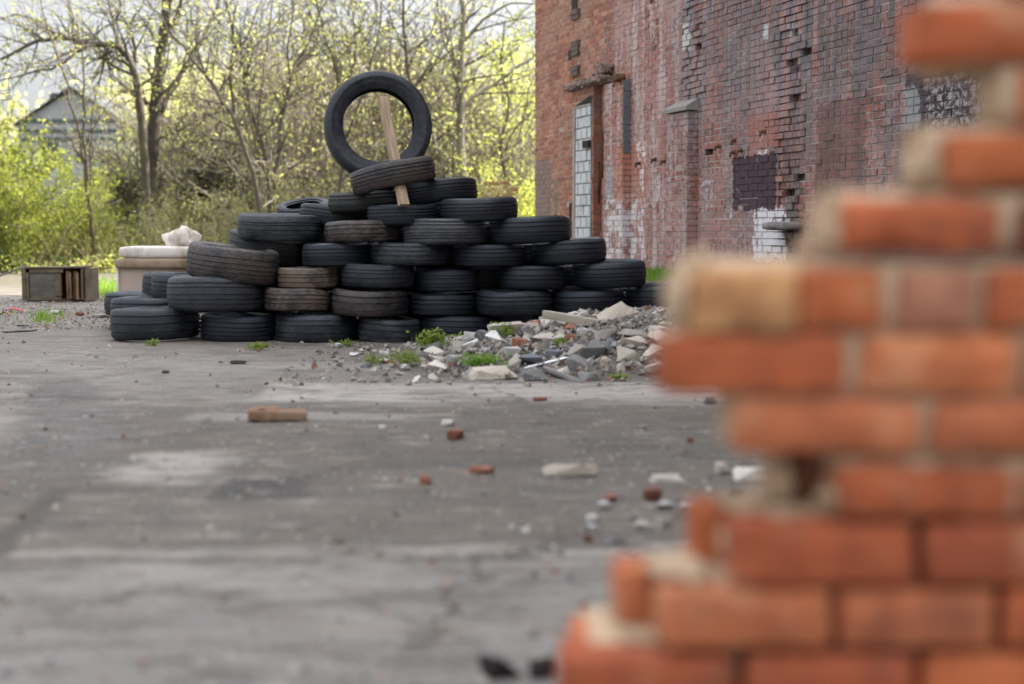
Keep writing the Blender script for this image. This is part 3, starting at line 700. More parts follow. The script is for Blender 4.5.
loose('brick', 589, 538, 9, 8, 'dark red pebble below the two white pebbles', .3, .8, 1)
loose('dark', 617, 541, 26, 6, 'dark flat stone at lower right of the yard', 0, .6, 0)
loose('concrete', 665, 522, 22, 9, 'grey stone below the white stones near the ruined wall', .2, .7, 2)
loose('concrete', 645, 525, 26, 8, 'long low grey stone below the white stones', -.3, .6, 4)
loose('brick', 540, 399, 16, 4, 'flat red brick flake just in front of the rubble', .1, .6, 2)
loose('dark', 711, 401, 14, 7, 'dark brown lump on the pale band before the ruined wall', .2, .7, 1)
loose('brick', 690, 440, 8, 5, 'tiny red bit by the ruined wall on the yard', .2, .8, 3)
loose('concrete', 642, 427, 10, 5, 'tiny grey stone on the yard right of centre', .2, .8, 3)
loose('dark', 238, 361, 18, 6, 'dark stone on the ground before the second bottom tyre', .1, .7, 3)
loose('dark', 165, 371, 8, 5, 'small dark stone on the ground before the leftmost tyres', .1, .8, 2)
loose('brick', 262, 345, 12, 5, 'small red brick bit against the bottom tyres', .1, .8, 1)
loose('white', 338, 345, 9, 5, 'pale stone against the scuffed bottom tyre', .2, .8, 1)
loose('char', 500, 668, 46, 24, 'dark lump at the foot of the ruined wall, left of two', .2, .5, 0)
loose('char', 541, 667, 30, 24, 'dark lump at the foot of the ruined wall, right of two', .6, .6, 4)
# gravel grit on the yard
gv = MB()
for _ in range(5600):
    py = 290+394*rnd.random()**1.1; px = rnd.uniform(-40, 1064); p = G(px, py)
    if p.y > 26 or (p.x > WX(p.y)-.2): continue
    dens = .35+.9*max(0, mnoise.noise(Vector((p.x*.9, p.y*.6, 2))))
    if px > 560 and 440 < py < 560: dens += .6
    if p.y < 3.7: dens *= .35
    if rnd.random() > dens: continue
    s = rnd.choice((.003, .004, .005, .006, .008, .011, .016))*(1 if p.y < 8 else 1.5)
    bit(gv, Vector((p.x, p.y, ground_h(p.x, p.y)+s*.2)), s, rnd.choices((0,1,2,3,4), (4, 5, .7, .45, 2.4))[0])
for _ in range(2600):                      # the littered dirt before the cabinet
    p = G(rnd.uniform(-60, 130), rnd.uniform(298, 330)); s = rnd.choice((.010, .014, .02, .03))
    bit(gv, Vector((p.x, p.y, ground_h(p.x, p.y))), s*.8, rnd.choices((0,1,2,3,4), (4, 4, .7, .8, 3))[0])
ob('gravel', gv.mesh('gravel', [CONC, DARK, REDB, WHIT, BUFF]), None, 'scattered grit and crumbs of stone and brick on the yard', 'gravel', kind='stuff')
# litter by the cabinet
def litter(name, px, py, wpx, hpx, c, label, cat, seed):
    p = G(px, py); s = F/p.y; L, H = wpx/s, hpx/s; m = MB(); vs_ = []; n = 8
    for o in (0, .006):
        for i in range(n+1):
            for j in range(5):
                q = Vector((L*(i/n-.5), L*.4*(j/4-.5), 0)); q.z = H*(.35+.6*abs(mnoise.noise(Vector((i*.5, j*.6, seed)))))*math.sin(math.pi*(.12+.76*i/n))+o
                vs_.append(q+Vector((p.x, p.y, 0)))
    fs = []
    for o in (0, 5*(n+1)):
        for i in range(n):
            for j in range(4):
                q = (o+i*5+j, o+(i+1)*5+j, o+(i+1)*5+j+1, o+i*5+j+1); fs.append(q if o else q[::-1])
    m.add(vs_, fs); ob(name, m.mesh(name, NG(name+'_cloth').done(c, .7), True), None, label, cat)
litter('plastic_scrap', 14, 312, 18, 6, (.34,.05,.05), 'red plastic scrap on the dirt left of the cabinet', 'litter', 1)
litter('rag', 5, 316, 10, 8, (.25,.17,.03), 'yellow brown rag beside the red plastic scrap', 'rag', 4)
beam('wooden_board', G(3, 333)+Vector((0,0,.01)), G(36, 331)+Vector((0,0,.01)), .05, .02, GREYW, 'thin dark stick lying on the dirt at the left edge', 'board')
beam('metal_bar', P(-14, 281, 17.2), P(26, 266, 16.5), .03, .02, GREYW, 'dark bar leaning against the left end of the cabinet', 'bar')
loose('white', 55, 312, 12, 5, 'pale scrap in front of the cabinet', .1, .7, 2); loose('brick', 79, 314, 8, 5, 'red bit in front of the torn end of the cabinet', .2, .8, 2)
loose('dark', 22, 325, 12, 3, 'dark blue flat piece on the dirt by the left edge', .1, .6, 3); loose('white', 100, 316, 18, 5, 'pale papery piece left of the farthest left tyre', .3, .6, 1)

# ------------------------------------------------------------------ weeds and grass
def leafmat(name, a, b, trans=.45, rough=.8):
    g = NG(name); r = g.island(); c = g.mix(r, a, b)
    t = g.nt.nodes.new('ShaderNodeBsdfTranslucent'); g.set(t.inputs[0], g.hsv(c, .5, 1.05, 1.35))
    g.done(c, rough, spec=.25)
    mx = g.nt.nodes.new('ShaderNodeMixShader'); mx.inputs[0].default_value = trans
    g.nt.links.new(g.b.outputs[0], mx.inputs[1]); g.nt.links.new(t.outputs[0], mx.inputs[2]); g.nt.links.new(mx.outputs[0], g.out.inputs[0])
    return g.m
GRASS = leafmat('grass_blades', (.11,.21,.03), (.25,.37,.07)); WEED = leafmat('weed_leaves', (.13,.19,.035), (.26,.32,.08)); FLOW = NG('yellow_petals').done((.75,.45,.02), .6)
DRY = NG('dry_stalk').done((.27,.22,.13), .9)
def blade(mb, p, h, w_, bend, mi=0):
    a = rnd.uniform(0, 6.28); d = Vector((math.cos(a), math.sin(a), 0)); s = Vector((-d.y, d.x, 0))*w_
    p1 = p+Vector((0,0,h*.55))+d*bend*.35; p2 = p+Vector((0,0,h))+d*bend
    mb.add([p-s, p+s, p1+s*.7, p1-s*.7, p2], [(0,1,2,3), (3,2,4)], mi)
gr = MB()
for _ in range(5200):
    y = rnd.uniform(12.6, 17.6); off = abs(rnd.gauss(0, .22)); x = WX(y)-.02-off
    if mnoise.noise(Vector((x, y*1.2, 4))) < -.12: continue
    blade(gr, Vector((x, y, ground_h(x, y)-.01)), rnd.uniform(.05, .13)+.16*max(0, mnoise.noise(Vector((x*3, y*2.5, 9)))), .005, rnd.uniform(.01, .07))
for _ in range(1500):                     # patches by the cabinet and sofa
    px, py = rnd.choice(((103, 293), (103, 290), (45, 319), (112, 288), (100, 285))); p = G(px+rnd.gauss(0, 9), py+rnd.gauss(0, 3))
    if py > 310 and rnd.random() < .6: continue
    blade(gr, Vector((p.x, p.y, ground_h(p.x, p.y))), rnd.uniform(.02, .10), .006, rnd.uniform(.01, .05))
ob('grass', gr.mesh('grass', GRASS), None, 'green grass growing along the foot of the building and on the dirt', 'grass', kind='stuff')
def weed(px, py, wpx, hpx, label, mat, n, d=None, leaf=.012, flower=False):
    p = G(px, py)
    for t in range(60):
        dd = 7.0+t*.06; q = P(px, py, dd)
        if q.z <= max(0, heap(q.x, dd))+.005: p = q; break
    s = F/p.y; m = MB()
    for _ in range(n):
        c = p+Vector((rnd.gauss(0, wpx/s/3.2), rnd.gauss(0, wpx/s/4), 0)); h = hpx/s*rnd.uniform(.3, 1.0)
        blade(m, c, h, .0022, rnd.uniform(.005, .04))
        top = c+Vector((rnd.uniform(-.02,.02), rnd.uniform(-.02,.02), h*rnd.uniform(.5, 1)))
        for k in range(3):
            u = Vector((rnd.gauss(0,1), rnd.gauss(0,1), rnd.gauss(0,.6))).normalized(); v = u.cross(Vector((rnd.gauss(0,1), rnd.gauss(0,1), 1))).normalized()
            q = top+u*leaf; m.add([q-u*leaf, q+v*leaf*.5, q+u*leaf, q-v*leaf*.5], [(0,1,2,3)], 0)
    root = ob('weed_tuft', m.mesh('weed_tuft', mat), None, label, 'weed')
    if flower:
        f = MB(); c = p+Vector((.02, -.05, hpx/s*.8))
        for k in range(9):
            a = k*.7; u = Vector((math.cos(a), math.sin(a)*.6, .5))*.016; v = Vector((-math.sin(a), math.cos(a), 0))*.006
            f.add([c, c+u*.6+v, c+u, c+u*.6-v], [(0,1,2,3)])
        ob('flower', f.mesh('flower', FLOW), root)
weed(482, 367, 26, 14, 'bright green weed clump on the low left of the rubble', GRASS, 150)
weed(436, 350, 26, 22, 'leafy light green weed with a yellow flower by the rubble\'s left end', WEED, 70, flower=True, leaf=.02)
weed(408, 364, 22, 14, 'small green weed at the far left tail of the rubble', WEED, 70)
weed(374, 364, 14, 10, 'tiny light weed on the ground left of the rubble', WEED, 40)
weed(505, 338, 14, 18, 'thin weed growing between the slabs on the rubble', WEED, 40)
weed(553, 316, 12, 14, 'wispy weed behind the long pale board', WEED, 30)
weed(560, 345, 14, 8, 'little weed near the middle of the rubble top', WEED, 35)
weed(618, 379, 14, 6, 'little weed at the right front of the rubble', WEED, 30)
weed(258, 349, 20, 7, 'small weed before the second bottom tyre', WEED, 45)
weed(152, 346, 8, 7, 'tiny weed at the foot of the leftmost tyre', WEED, 20)
weed(345, 346, 18, 7, 'small weed before the scuffed bottom tyre', WEED, 35)

exec_parts = True
# ------------------------------------------------------------------ brick building
ANG = math.atan2(-1.0, .311)
sdv = Vector((.297, -.955, 0)); ndv = Vector((-.955, -.297, 0)); ORG = Vector((WX(YEND), YEND, 0))
def wl(px, py, off=0.0):                  # pixel -> (s, z) on the wall plane pushed out by off
    r = ray(px, py); o = ORG+ndv*off
    t = (o-CAM).dot(ndv)/r.dot(ndv); p = CAM+r*t-o
    return p.dot(sdv), p.z+0.0
bld = bpy.data.objects.new('brick_building', None); col.objects.link(bld)
bld.location = ORG; bld.rotation_euler = (0, 0, ANG)
tag(bld, 'tall old red brick building with peeling paint and a bricked up doorway', 'building')
HB = 10.0; CH = .066; BL = .203; J = .0125; SLEN = 24.0
S604 = wl(604, 150)[0]
def brick_colour(s, z):
    old = s < S604
    pal = ((.38,.16,.095), (.35,.14,.085), (.43,.20,.125), (.29,.10,.065)) if old else ((.27,.085,.06), (.31,.105,.07), (.22,.07,.055), (.34,.13,.085), (.17,.062,.05))
    c = rnd.choice(pal); k = rnd.uniform(.8, 1.2); return tuple(v*k for v in c)
MORT = (.47,.42,.37)
sD0, sD1 = wl(776, 120)[0], wl(803, 120)[0]      # scar of a broken-off buttress
sE0, sE1 = wl(687, 50)[0], wl(700, 50)[0]
def scar(s, z):
    if sD0 < s < sD1 and z > .55: return 1.0
    if sE0-.08 < s < sE1+.05 and z > wl(690, 106)[1]: return .8
    return 0.0
def lay(mb, s0, s1, z0, z1, y, ends=False, soot=0.0, colf=None, missing=.0025):
    k0 = int(math.floor(z0/CH)); k1 = int(math.ceil(z1/CH))
    for k in range(k0, k1):
        zb = k*CH
        if zb+CH > z1+.02: continue
        header = (k % 6 == 3); L = BL/2 if header else BL
        s = s0-(BL/2 if k % 2 else BL/4 if header else 0)
        while s < s1:
            a, b = max(s, s0), min(s+L, s1); s += L
            if b-a < .03: continue
            sc = scar((a+b)/2, zb)
            cell = (a, b, zb, zb+CH)
            if rnd.random() < missing+(.05*sc) and k > 2:
                mb.add([(a,y+.085,zb),(b,y+.085,zb),(b,y+.085,zb+CH),(a,y+.085,zb+CH)], [(0,1,2,3)], 0, (.05,.03,.025))
                continue
            q = .012 if (a > sE0 and zb > 2.0+rnd.uniform(-.4,.4) and rnd.random() < .6) or sc else .0065
            if sc: q = .034
            mb.add([(a,y+q,zb),(b,y+q,zb),(b,y+q,zb+CH),(a,y+q,zb+CH)], [(0,1,2,3)], 0, (*[v*rnd.uniform(.85,1.1)*(.55 if q > .01 else 1) for v in MORT], 0.0))
            c = (colf or brick_colour)((a+b)/2, zb)
            if sc: c = tuple(v*rnd.uniform(.5, 1.1) for v in c)
            dy = max(-.006, min(.0035, rnd.gauss(0, .002)))+(rnd.uniform(-.016, .024) if sc else 0)
            if rnd.random() < .03: dy -= rnd.uniform(.003, .012)
            a2 = a+(J/2 if a > s0+.001 or not ends else 0); b2 = b-(J/2 if b < s1-.001 or not ends else 0)
            mb.box((a2, y+dy, zb+J*.5+rnd.uniform(-.0015,.0015)), (b2, y+.08, zb+CH-J*.5+rnd.uniform(-.0015,.0015)), 0, c, jit=.0018, skip=('k',))
wm = MB()
lay(wm, 0, SLEN, 0, HB, 0.0)
# --- wall material, with its paint, plaster and stains laid out on the wall itself
g = NG('old_brickwork'); C = g.coord(); X, Y, Z = g.sep(C)
na = g.noise(C, 1.1, 5, .65, color=True); n1, n2, n3 = g.sep(na)
nb = g.noise(C, 7, 5, .7, color=True); m1, m2, m3 = g.sep(nb)
nv = g.noise(g.scale(C, (4.0, 4.0, .55)), 1.3, 5, .7); nv2 = g.noise(g.scale(C, (7, 7, .5), (5, 3, 1)), 1.6, 5, .75)
fine = g.noise(C, 55, 4, .75); nf = g.noise(C, 18, 5, .75)
c = g.attr('bc')
c = g.mix(g.rng(fine, .35, .8, 0, .55), c, (.16,.09,.07)); c = g.mix(g.rng(fine, .6, .3, 0, .3), c, (.40,.25,.19))
sO = wl(606, 150)[0]
rightside = g.rng(g.math('ADD', X, g.math('MULTIPLY', g.math('SUBTRACT', n1, .5), 1.6)), sO-.2, sO+.6)
wash = g.math('MULTIPLY', g.math('MULTIPLY', rightside, .72), g.rng(g.math('ADD', nf, g.math('MULTIPLY', g.math('SUBTRACT', n2, .5), .9)), .34, .58))
c = g.mix(wash, c, g.mix(n3, (.35,.185,.165), (.48,.335,.315)))
washl = g.math('MULTIPLY', g.math('SUBTRACT', 1.0, rightside), g.rng(g.math('ADD', nf, g.math('SUBTRACT', n3, .5)), .44, .66, 0, .5))
c = g.mix(washl, c, (.33,.245,.205))
pale = g.math('MULTIPLY', rightside, g.rng(g.math('ADD', nv, g.math('MULTIPLY', g.math('SUBTRACT', nf, .5), .5)), .47, .62, 0, .75)); c = g.mix(pale, c, (.52,.46,.455))
zhi = wl(700, 105)[1]
# grey blue runs of old paint down the upper wall
streak = g.math('MULTIPLY', g.rng(g.math('ADD', nv2, g.math('MULTIPLY', g.math('SUBTRACT', nf, .5), .35)), .45, .53), g.rng(Z, zhi-.9, zhi+.3))
streak = g.math('MULTIPLY', streak, g.rng(X, wl(660,50)[0], wl(690,50)[0])); c = g.mix(g.math('MULTIPLY', streak, .62), c, (.13,.165,.21))
soot = g.math('MULTIPLY', g.rng(g.math('ADD', nv, g.math('MULTIPLY', n1, .4)), .62, .80, 0, .7), g.rng(X, wl(640,50)[0], wl(800,50)[0])); c = g.mix(soot, c, (.075,.062,.06))
def pt(px0, px1, py0, py1, colr, amt=1.0, rag=.08, A=m1, B=m2, edge=.03, hold=None):
    global c
    s0, z1 = wl(px0, py0); s1, z0 = wl(px1, py1)
    zt = wl((px0+px1)/2, py0)[1]; zb = wl((px0+px1)/2, py1)[1]
    m = g.patch(X, Z, A, B, s0, s1, zb, zt, rag, edge)
    if hold is not None: m = g.math('MULTIPLY', m, hold)
    c = g.mix(g.math('MULTIPLY', m, amt), c, colr)
isl = g.island(); joints = g.math('SUBTRACT', 1.0, g.attr('bc', 'Alpha')); nfv = g.noise(g.scale(C, (9, 9, 4.2), (2, 7, 1)), 1.5, 6, .75); flake = g.math('MULTIPLY', g.rng(g.math('ADD', nfv, g.math('MULTIPLY', g.math('SUBTRACT', isl, .5), .16)), .46, .53), g.math('SUBTRACT', 1.0, g.math('MULTIPLY', joints, .75))); c = g.mix(g.math('MULTIPLY', joints, .62), c, g.attr('bc'))
pt(535, 551, 158, 275, (.22,.165,.145), .9, .10)                 # grey brown render
pt(553, 562, 178, 275, (.20,.19,.16), .6, .14)
pt(555, 561, 190, 240, (.03,.13,.09), .65, .14, hold=flake)      # green scrawl
pt(602, 606, 195, 270, (.55,.50,.50), .6, .15, hold=flake)
pt(613, 621, 166, 200, (.33,.33,.325), .85, .10)                 # cement repairs
pt(630, 640, 176, 202, (.34,.34,.335), .8, .10)
pt(604, 618, 205, 275, (.36,.24,.22), .7, .15)
pt(612, 645, 195, 275, (.66,.63,.64), .85, .22, hold=flake)      # white paint
pt(622, 646, 142, 205, (.42,.15,.08), .55, .2)
pt(636, 646, 138, 168, (.70,.68,.69), .9, .10, hold=flake)
pt(640, 644, 160, 215, (.68,.66,.67), .9, .06, hold=flake)
pt(652, 660, 175, 200, (.66,.64,.65), .7, .16, hold=flake)
pt(700, 715, 178, 212, (.60,.58,.58), .6, .16, hold=g.rng(nf, .52, .56))
pt(753, 786, 205, 262, (.70,.69,.71), .95, .16, hold=g.math('MULTIPLY', g.rng(nfv, .38, .46), g.math('SUBTRACT', 1.0, g.math('MULTIPLY', joints, .6))))
pt(722, 732, 206, 220, (.66,.64,.65), .8, .12, hold=flake)
pt(757, 768, 128, 158, (.70,.68,.69), .9, .08, hold=flake)
pt(733, 776, 154, 210, (.062,.040,.052), .97, .10, edge=.006, hold=g.math('MULTIPLY', g.rng(m3, .30, .36), g.math('MAXIMUM', g.math('LESS_THAN', isl, .86), g.rng(Z, wl(755,190)[1], wl(755,186)[1]))))  # dark purple painted square
pt(816, 866, 98, 215, (.13,.062,.05), .55, .22)
pt(905, 1010, 64, 130, (.045,.042,.048), .8, .12)
pt(925, 1010, 70, 130, (.42,.40,.41), .75, .1, hold=g.rng(nf, .5, .56))
pt(903, 920, 84, 135, (.30,.305,.31), .85, .14)
pt(682, 690, 22, 52, (.52,.52,.51), .9, .07); pt(763, 769, 23, 40, (.52,.53,.53), .9, .05); pt(788, 793, 22, 42, (.40,.40,.40), .8, .06)
pt(748, 780, 112, 150, (.36,.12,.08), .5, .2)
rusts = ((679,146), (676,155), (708,150), (715,152), (736,150), (748,148), (766,128), (788,122), (805,125), (652,150), (665,155))
for (px, py) in rusts: pt(px-1.5, px+1.5, py-2, py+7, (.20,.075,.02), .8, .04)
hgt = g.math('ADD', g.math('MULTIPLY', fine, .6), nf)
g.done(c, .88, g.bump(hgt, .5, .008), .25)
BRICK = g.m
ob('brickwork', wm.mesh('brickwork', BRICK), bld)
# core, gable return and roof behind the brick skin
core = MB(); core.box((0.0, .09, 0), (SLEN, 9, HB)); ob('core_wall', core.mesh('core_wall', BRICK), bld)
PLAS = stone_mat('coping_stone', (.26,.24,.22), (.36,.34,.32), (.2,.18,.16))
cpm = MB(); cpm.box((-.1, -.12, HB+.002), (SLEN+.1, 9.1, HB+.14)); ob('roof', cpm.mesh('roof', PLAS), bld)
# pilasters with bare red ends
endc = lambda s, z: tuple(v*rnd.uniform(.7, 1.15) for v in rnd.choice(((.30,.075,.05), (.25,.06,.045), (.35,.11,.065))))
def pilaster(px0, px1, pytop, off, cap=None):
    s0 = wl(px0, 160)[0]; s1 = wl(px1, 160, off)[0]; zt = wl(px1, pytop, off)[1]
    m = MB(); lay(m, s0, s1, 0, zt, -off, ends=True)
    m.box((s0+.002, -off+.012, 0), (s1-.006, -.001, zt-.012), 0, MORT)
    # bare header bricks on the near end, each a little out of line
    k = 0
    while (k+1)*CH < zt:
        m.box((s1-.01, -off+.002, k*CH+J*.5), (s1+.0045+rnd.uniform(-.002,.002), -.004, (k+1)*CH-J*.5), 0, endc(0, 0), skip=('l',)); k += 1
    o = ob('pilaster', m.mesh('pilaster', BRICK), bld)
    return s0, s1, zt, o
pA = pilaster(566, 593, 78, .11); pB = pilaster(611, 622.5, 80, .10); pC = pilaster(676.5, 687, 110, .12)
# sloped stone cap of the right pilaster
m = MB(); s0, s1, zt, o = pC
m.add([(s0-.02,-.15,zt), (s1+.03,-.15,zt), (s1+.03,.0,zt), (s0-.02,.0,zt), (s0-.02,-.15,zt+.04), (s1+.03,-.15,zt+.04), (s1+.03,-.002,zt+.13), (s0-.02,-.002,zt+.13)],
      [(0,3,2,1), (4,5,6,7), (0,1,5,4), (1,2,6,5), (3,0,4,7)]); ob('stone_cap', m.mesh('stone_cap', PLAS), o)
# blue grey paint on the upper part of the middle pilaster end
BLUEP = stone_mat('blue_grey_paint', (.105,.12,.14), (.15,.165,.19), (.16,.09,.08))
m = MB(); s0, s1, zt, o = pB; zb = wl(626, 150)[1]; z = zt
while z > zb:
    hgt_ = rnd.uniform(.05, .07)
    if rnd.random() < .86 or z > zt-.5: m.box((s1+.002, -.099, z-hgt_), (s1+.0085, -.006, z), 0)
    z -= CH
ob('painted_strip', m.mesh('painted_strip', BLUEP), o)
# blocked doorway in the left pilaster
s0, s1, zt, o = pA
dz = wl(582, 108, .11)[1]; d0 = wl(575.5, 160, .115)[0]; d1 = wl(591.5, 160, .115)[0]
LEDG0 = stone_mat('grey_joint', (.16,.16,.155), (.26,.26,.25), (.10,.10,.095)); WB = stone_mat('painted_block', (.50,.53,.54), (.63,.655,.665), (.36,.36,.35)); DK = NG('gap_shade_and_iron').done((.02,.018,.018), .9)  # DK: near-black for the bracket and for shade painted over wall openings
dm = MB(); dm.box((d0, -.118, 0), (d1, -.112, dz), 1, (.24,.26,.27))
kb = 0
while kb*.14 < dz-.02:
    z0, z1 = kb*.14+.009, min((kb+1)*.14-.009, dz); x = d0+.03-(.11 if kb % 2 else 0)
    while x < d1:
        a, b = max(x, d0+.03), min(x+.2, d1-.004)
        if b-a > .03: dm.box((a+.008, -.128+rnd.uniform(-.003,.003), z0), (b-.008, -.119, z1), 0, None, .002)
        x += .21
    kb += 1
door = ob('blocked_doorway', dm.mesh('blocked_doorway', [WB, LEDG0]), bld)
m = MB(); m.box((d0-.05, -.135, 0), (d0+.012, -.112, dz+.02)); m.box((d0-.05, -.14, dz+.005), (d1+.01, -.112, dz+.028)); ob('door_frame', m.mesh('door_frame', PLAS), door)
m = MB(); m.add([(d0-.02,-.131,dz+.03), (d1+.02,-.131,dz+.03), (d1+.02,-.131,dz+.13), (d0+.1,-.131,dz+.05)], [(0,1,2,3)]); ob('gap', m.mesh('gap', DK), door)  # flat near-black wedge stands in for the shade in the slanted opening
m = MB(); hz = wl(589, 144, .13)[1]; hs_ = wl(589, 144, .13)[0]; m.box((hs_-.14, -.17, hz-.045), (hs_+.06, -.1285, hz+.045)); ob('iron_bracket', m.mesh('iron_bracket', DK), door)
m = MB(); a = wl(570.5, 200, .113)[0]; b = wl(573, 200, .113)[0]; m.box((a-.03, -.122, 0), (b-.07, -.112, wl(572, 203, .113)[1])); ob('slot_shade', m.mesh('slot_shade', DK), bld)  # near-black plate on the face, the slot's shade given as colour
# broken ledge above the doorway
LEDG = stone_mat('corroded_ledge', (.07,.05,.04), (.27,.215,.19), (.06,.03,.022))
m = MB(); la, zl0 = wl(564, 82, .2); lb, _ = wl(600, 84, .2); zl1 = wl(590, 74, .15)[1]; zl0 = wl(590, 88, .15)[1]
rough_box(m, ((la+lb)/2, -.12, zl0+.07), (lb-la, .22, .075), (16, 5, 4), .026, 14, .01, 3)
for t in range(26): bit(m, Vector((rnd.uniform(la, lb), rnd.uniform(-.24, -.1), rnd.uniform(zl0, zl0+.15))), rnd.uniform(.02, .05), 0)
rough_box(m, (lb-.16, -.09, zl1+.03), (.24, .17, .12), (6, 4, 4), .03, 14, .01, 6)
ob('broken_ledge', m.mesh('broken_ledge', LEDG, False), bld)
# chase with grey mortar above the ledge
m = MB(); ca = wl(573, 50)[0]; cb = wl(580, 50)[0]; cz0 = wl(577, 76)[1]; cz1 = wl(577, 14)[1]; z = cz0
while z < cz1:
    if rnd.random() < .55: m.box((ca, -.035+rnd.uniform(-.01,.01), z), (cb, -.004, z+.062), 0, None, .004)
    z += CH
ob('mortar_chase', m.mesh('mortar_chase', LEDG), bld)
m = MB(); a, b = wl(572.5, 8)[0], wl(577.5, 8)[0]; m.box((a, -.012, wl(575, 15)[1]), (b, -.004, wl(575, -6)[1])); m.box((wl(569, 45)[0], -.012, wl(570, 60)[1]), (wl(572, 45)[0], -.004, wl(570, 50)[1])); ob('hole_shade', m.mesh('hole_shade', DK), bld)  # near-black plates on the wall paint the shade inside its openings
# rods, hooks, small ledges
IRON = stone_mat('rusty_iron', (.05,.035,.03), (.13,.07,.045), (.2,.09,.03))
def rod(px, py0, py1, wpx, off=.03):
    m = MB(); s, z1 = wl(px, py0); z0 = wl(px, py1)[1]; m.tube([Vector((s, -off, z0)), Vector((s+.01, -off, (z0+z1)/2)), Vector((s, -off, z1))], [wpx]*3, 6); ob('iron_rod', m.mesh('iron_rod', IRON, True), bld)
rod(604.5, 131, 178, .018); rod(601, 160, 204, .018)
m = MB(); s, z = wl(624, 78, .05); rough_box(m, (s, -.11, z), (.12, .14, .1), (4,3,3), .02, 12, .01, 2); ob('iron_bracket', m.mesh('iron_bracket', IRON), bld)
m = MB(); s, z = wl(617, 84, .05); m.tube([Vector((s-.12,0,z+.06)), Vector((s-.1,-.07,z)), Vector((s,-.1,z-.03)), Vector((s+.06,-.08,z+.08))], [.016]*4, 5); ob('iron_hook', m.mesh('iron_hook', IRON), bld)
for (px, py) in ((616,161), (609,168), (640,163), (656,159), (665,161), (691,152), (720,146), (736,140), (765,131), (735,152), (742,150)):
    m = MB(); s, z = wl(px, py); m.tube([Vector((s, 0, z)), Vector((s, -.05, z-.012)), Vector((s+.01, -.06, z-.05))], [.022, .018, .012], 6); ob('rusty_stub', m.mesh('rusty_stub', IRON), bld)
m = MB(); s, z = wl(782, 226, .1); rough_box(m, (s, -.10, z), (.42, .22, .07), (8,4,3), .012, 9, .01, 5); ob('stone_ledge', m.mesh('stone_ledge', PLAS, True, 40), bld)
m = MB(); s, z = wl(789, 236); m.box((s-.12, -.010, z-.05), (s+.08, -.003, z+.05)); ob('hole_shade', m.mesh('hole_shade', DK), bld)  # opening under the ledge, only its shade drawn as a near-black plate
m = MB(); s, z = wl(675, 256); m.box((s-.02, -.008, .3), (s+.015, -.003, z+.20)); m.box((s-.05, -.008, .3), (s-.015, -.003, z-.06)); ob('dark_crack', m.mesh('dark_crack', DK), bld)

# ------------------------------------------------------------------ ruined brick wall in the foreground
DW = 1.55
g = NG('orange_brick'); C = g.coord(); bc = g.attr('bc'); n = g.noise(C, 16, 5, .65); f = g.noise(C, 160, 4, .75); sp = g.noise(g.scale(C, (30, 30, 90)), 1.2, 4, .6)
bl = g.noise(C, 7, 4, .6); k = g.mix(g.rng(n, .32, .7, 0, .65), bc, (.20,.048,.025)); k = g.mix(g.rng(bl, .52, .68, 0, .55), k, (.13,.05,.035)); k = g.mix(g.rng(bl, .46, .34, 0, .4), k, (.55,.30,.17)); k = g.mix(g.rng(f, .52, .75, 0, .5), k, (.50,.26,.15)); k = g.mix(g.rng(sp, .58, .75, 0, .45), k, (.42,.30,.21))
g.done(k, .9, g.bump(g.math('ADD', n, g.math('MULTIPLY', f, .5)), .7, .004), .2); OBR = g.m
g = NG('sandy_mortar'); C = g.coord(); n = g.noise(C, 20, 5, .7); f = g.noise(C, 200, 3, .8)
k = g.mix(n, (.46,.32,.205), (.61,.455,.315)); k = g.mix(g.rng(f, .55, .75, 0, .5), k, (.22,.145,.095))
g.done(k, .95, g.bump(g.math('ADD', n, f), .8, .005), .15); SMO = g.m
rw = bpy.data.objects.new('ruined_wall', None); col.objects.link(rw); rw.location = (P(800, 684, DW).x, DW, 0)
tag(rw, 'broken orange brick wall with stepped ragged edge, close to the camera', 'wall')
OFF = -Vector(rw.location)
bm_, mm_ = MB(), MB()
rows = [  # y top, y bottom, bricks, left end of the mortar
    (660, 716, [(563,738),(752,922),(936,1106)], 590), (594, 648, [(664,835),(848,1003),(1017,1190)], 690), (527, 585, [(738,918),(933,1110)], 765),
    (470, 516, [(843,1016),(1030,1200)], 838), (404, 452, [(738,920),(938,1110)], 730), (338, 392, [(664,846),(864,1016),(1031,1200)], 668),
    (272, 328, [(692,796,'y'),(801,882),(900,976,'p'),(990,1100)], 676), (202, 250, [(842,996),(1018,1180,'d')], 824), (136, 184, [(942,1110)], 924),
    (68, 124, [(1018,1180)], 996), (4, 58, [(914,1085),(1099,1270)], 922), (-64, -8, [(1010,1180)], 990), (-130, -74, [(1090,1260)], 1070), (-196, -140, [(1180,1350)], 1160)]
for k in range(6): rows.append((660+66*(k+1), 716+66*(k+1), [(560-rnd.uniform(-10, 20), 652),(664,838),(850,1020),(1034,1204)], 580))
PALB = ((.50,.14,.05), (.43,.11,.042), (.56,.18,.07), (.34,.085,.036), (.47,.15,.065))
def colr(t):
    if t == 'y': return (.56,.31,.135)
    if t == 'p': return (.46,.22,.14)
    if t == 'd': return (.13,.045,.03)
    c = rnd.choice(PALB); q = rnd.uniform(.88, 1.12); return tuple(v*q for v in c)
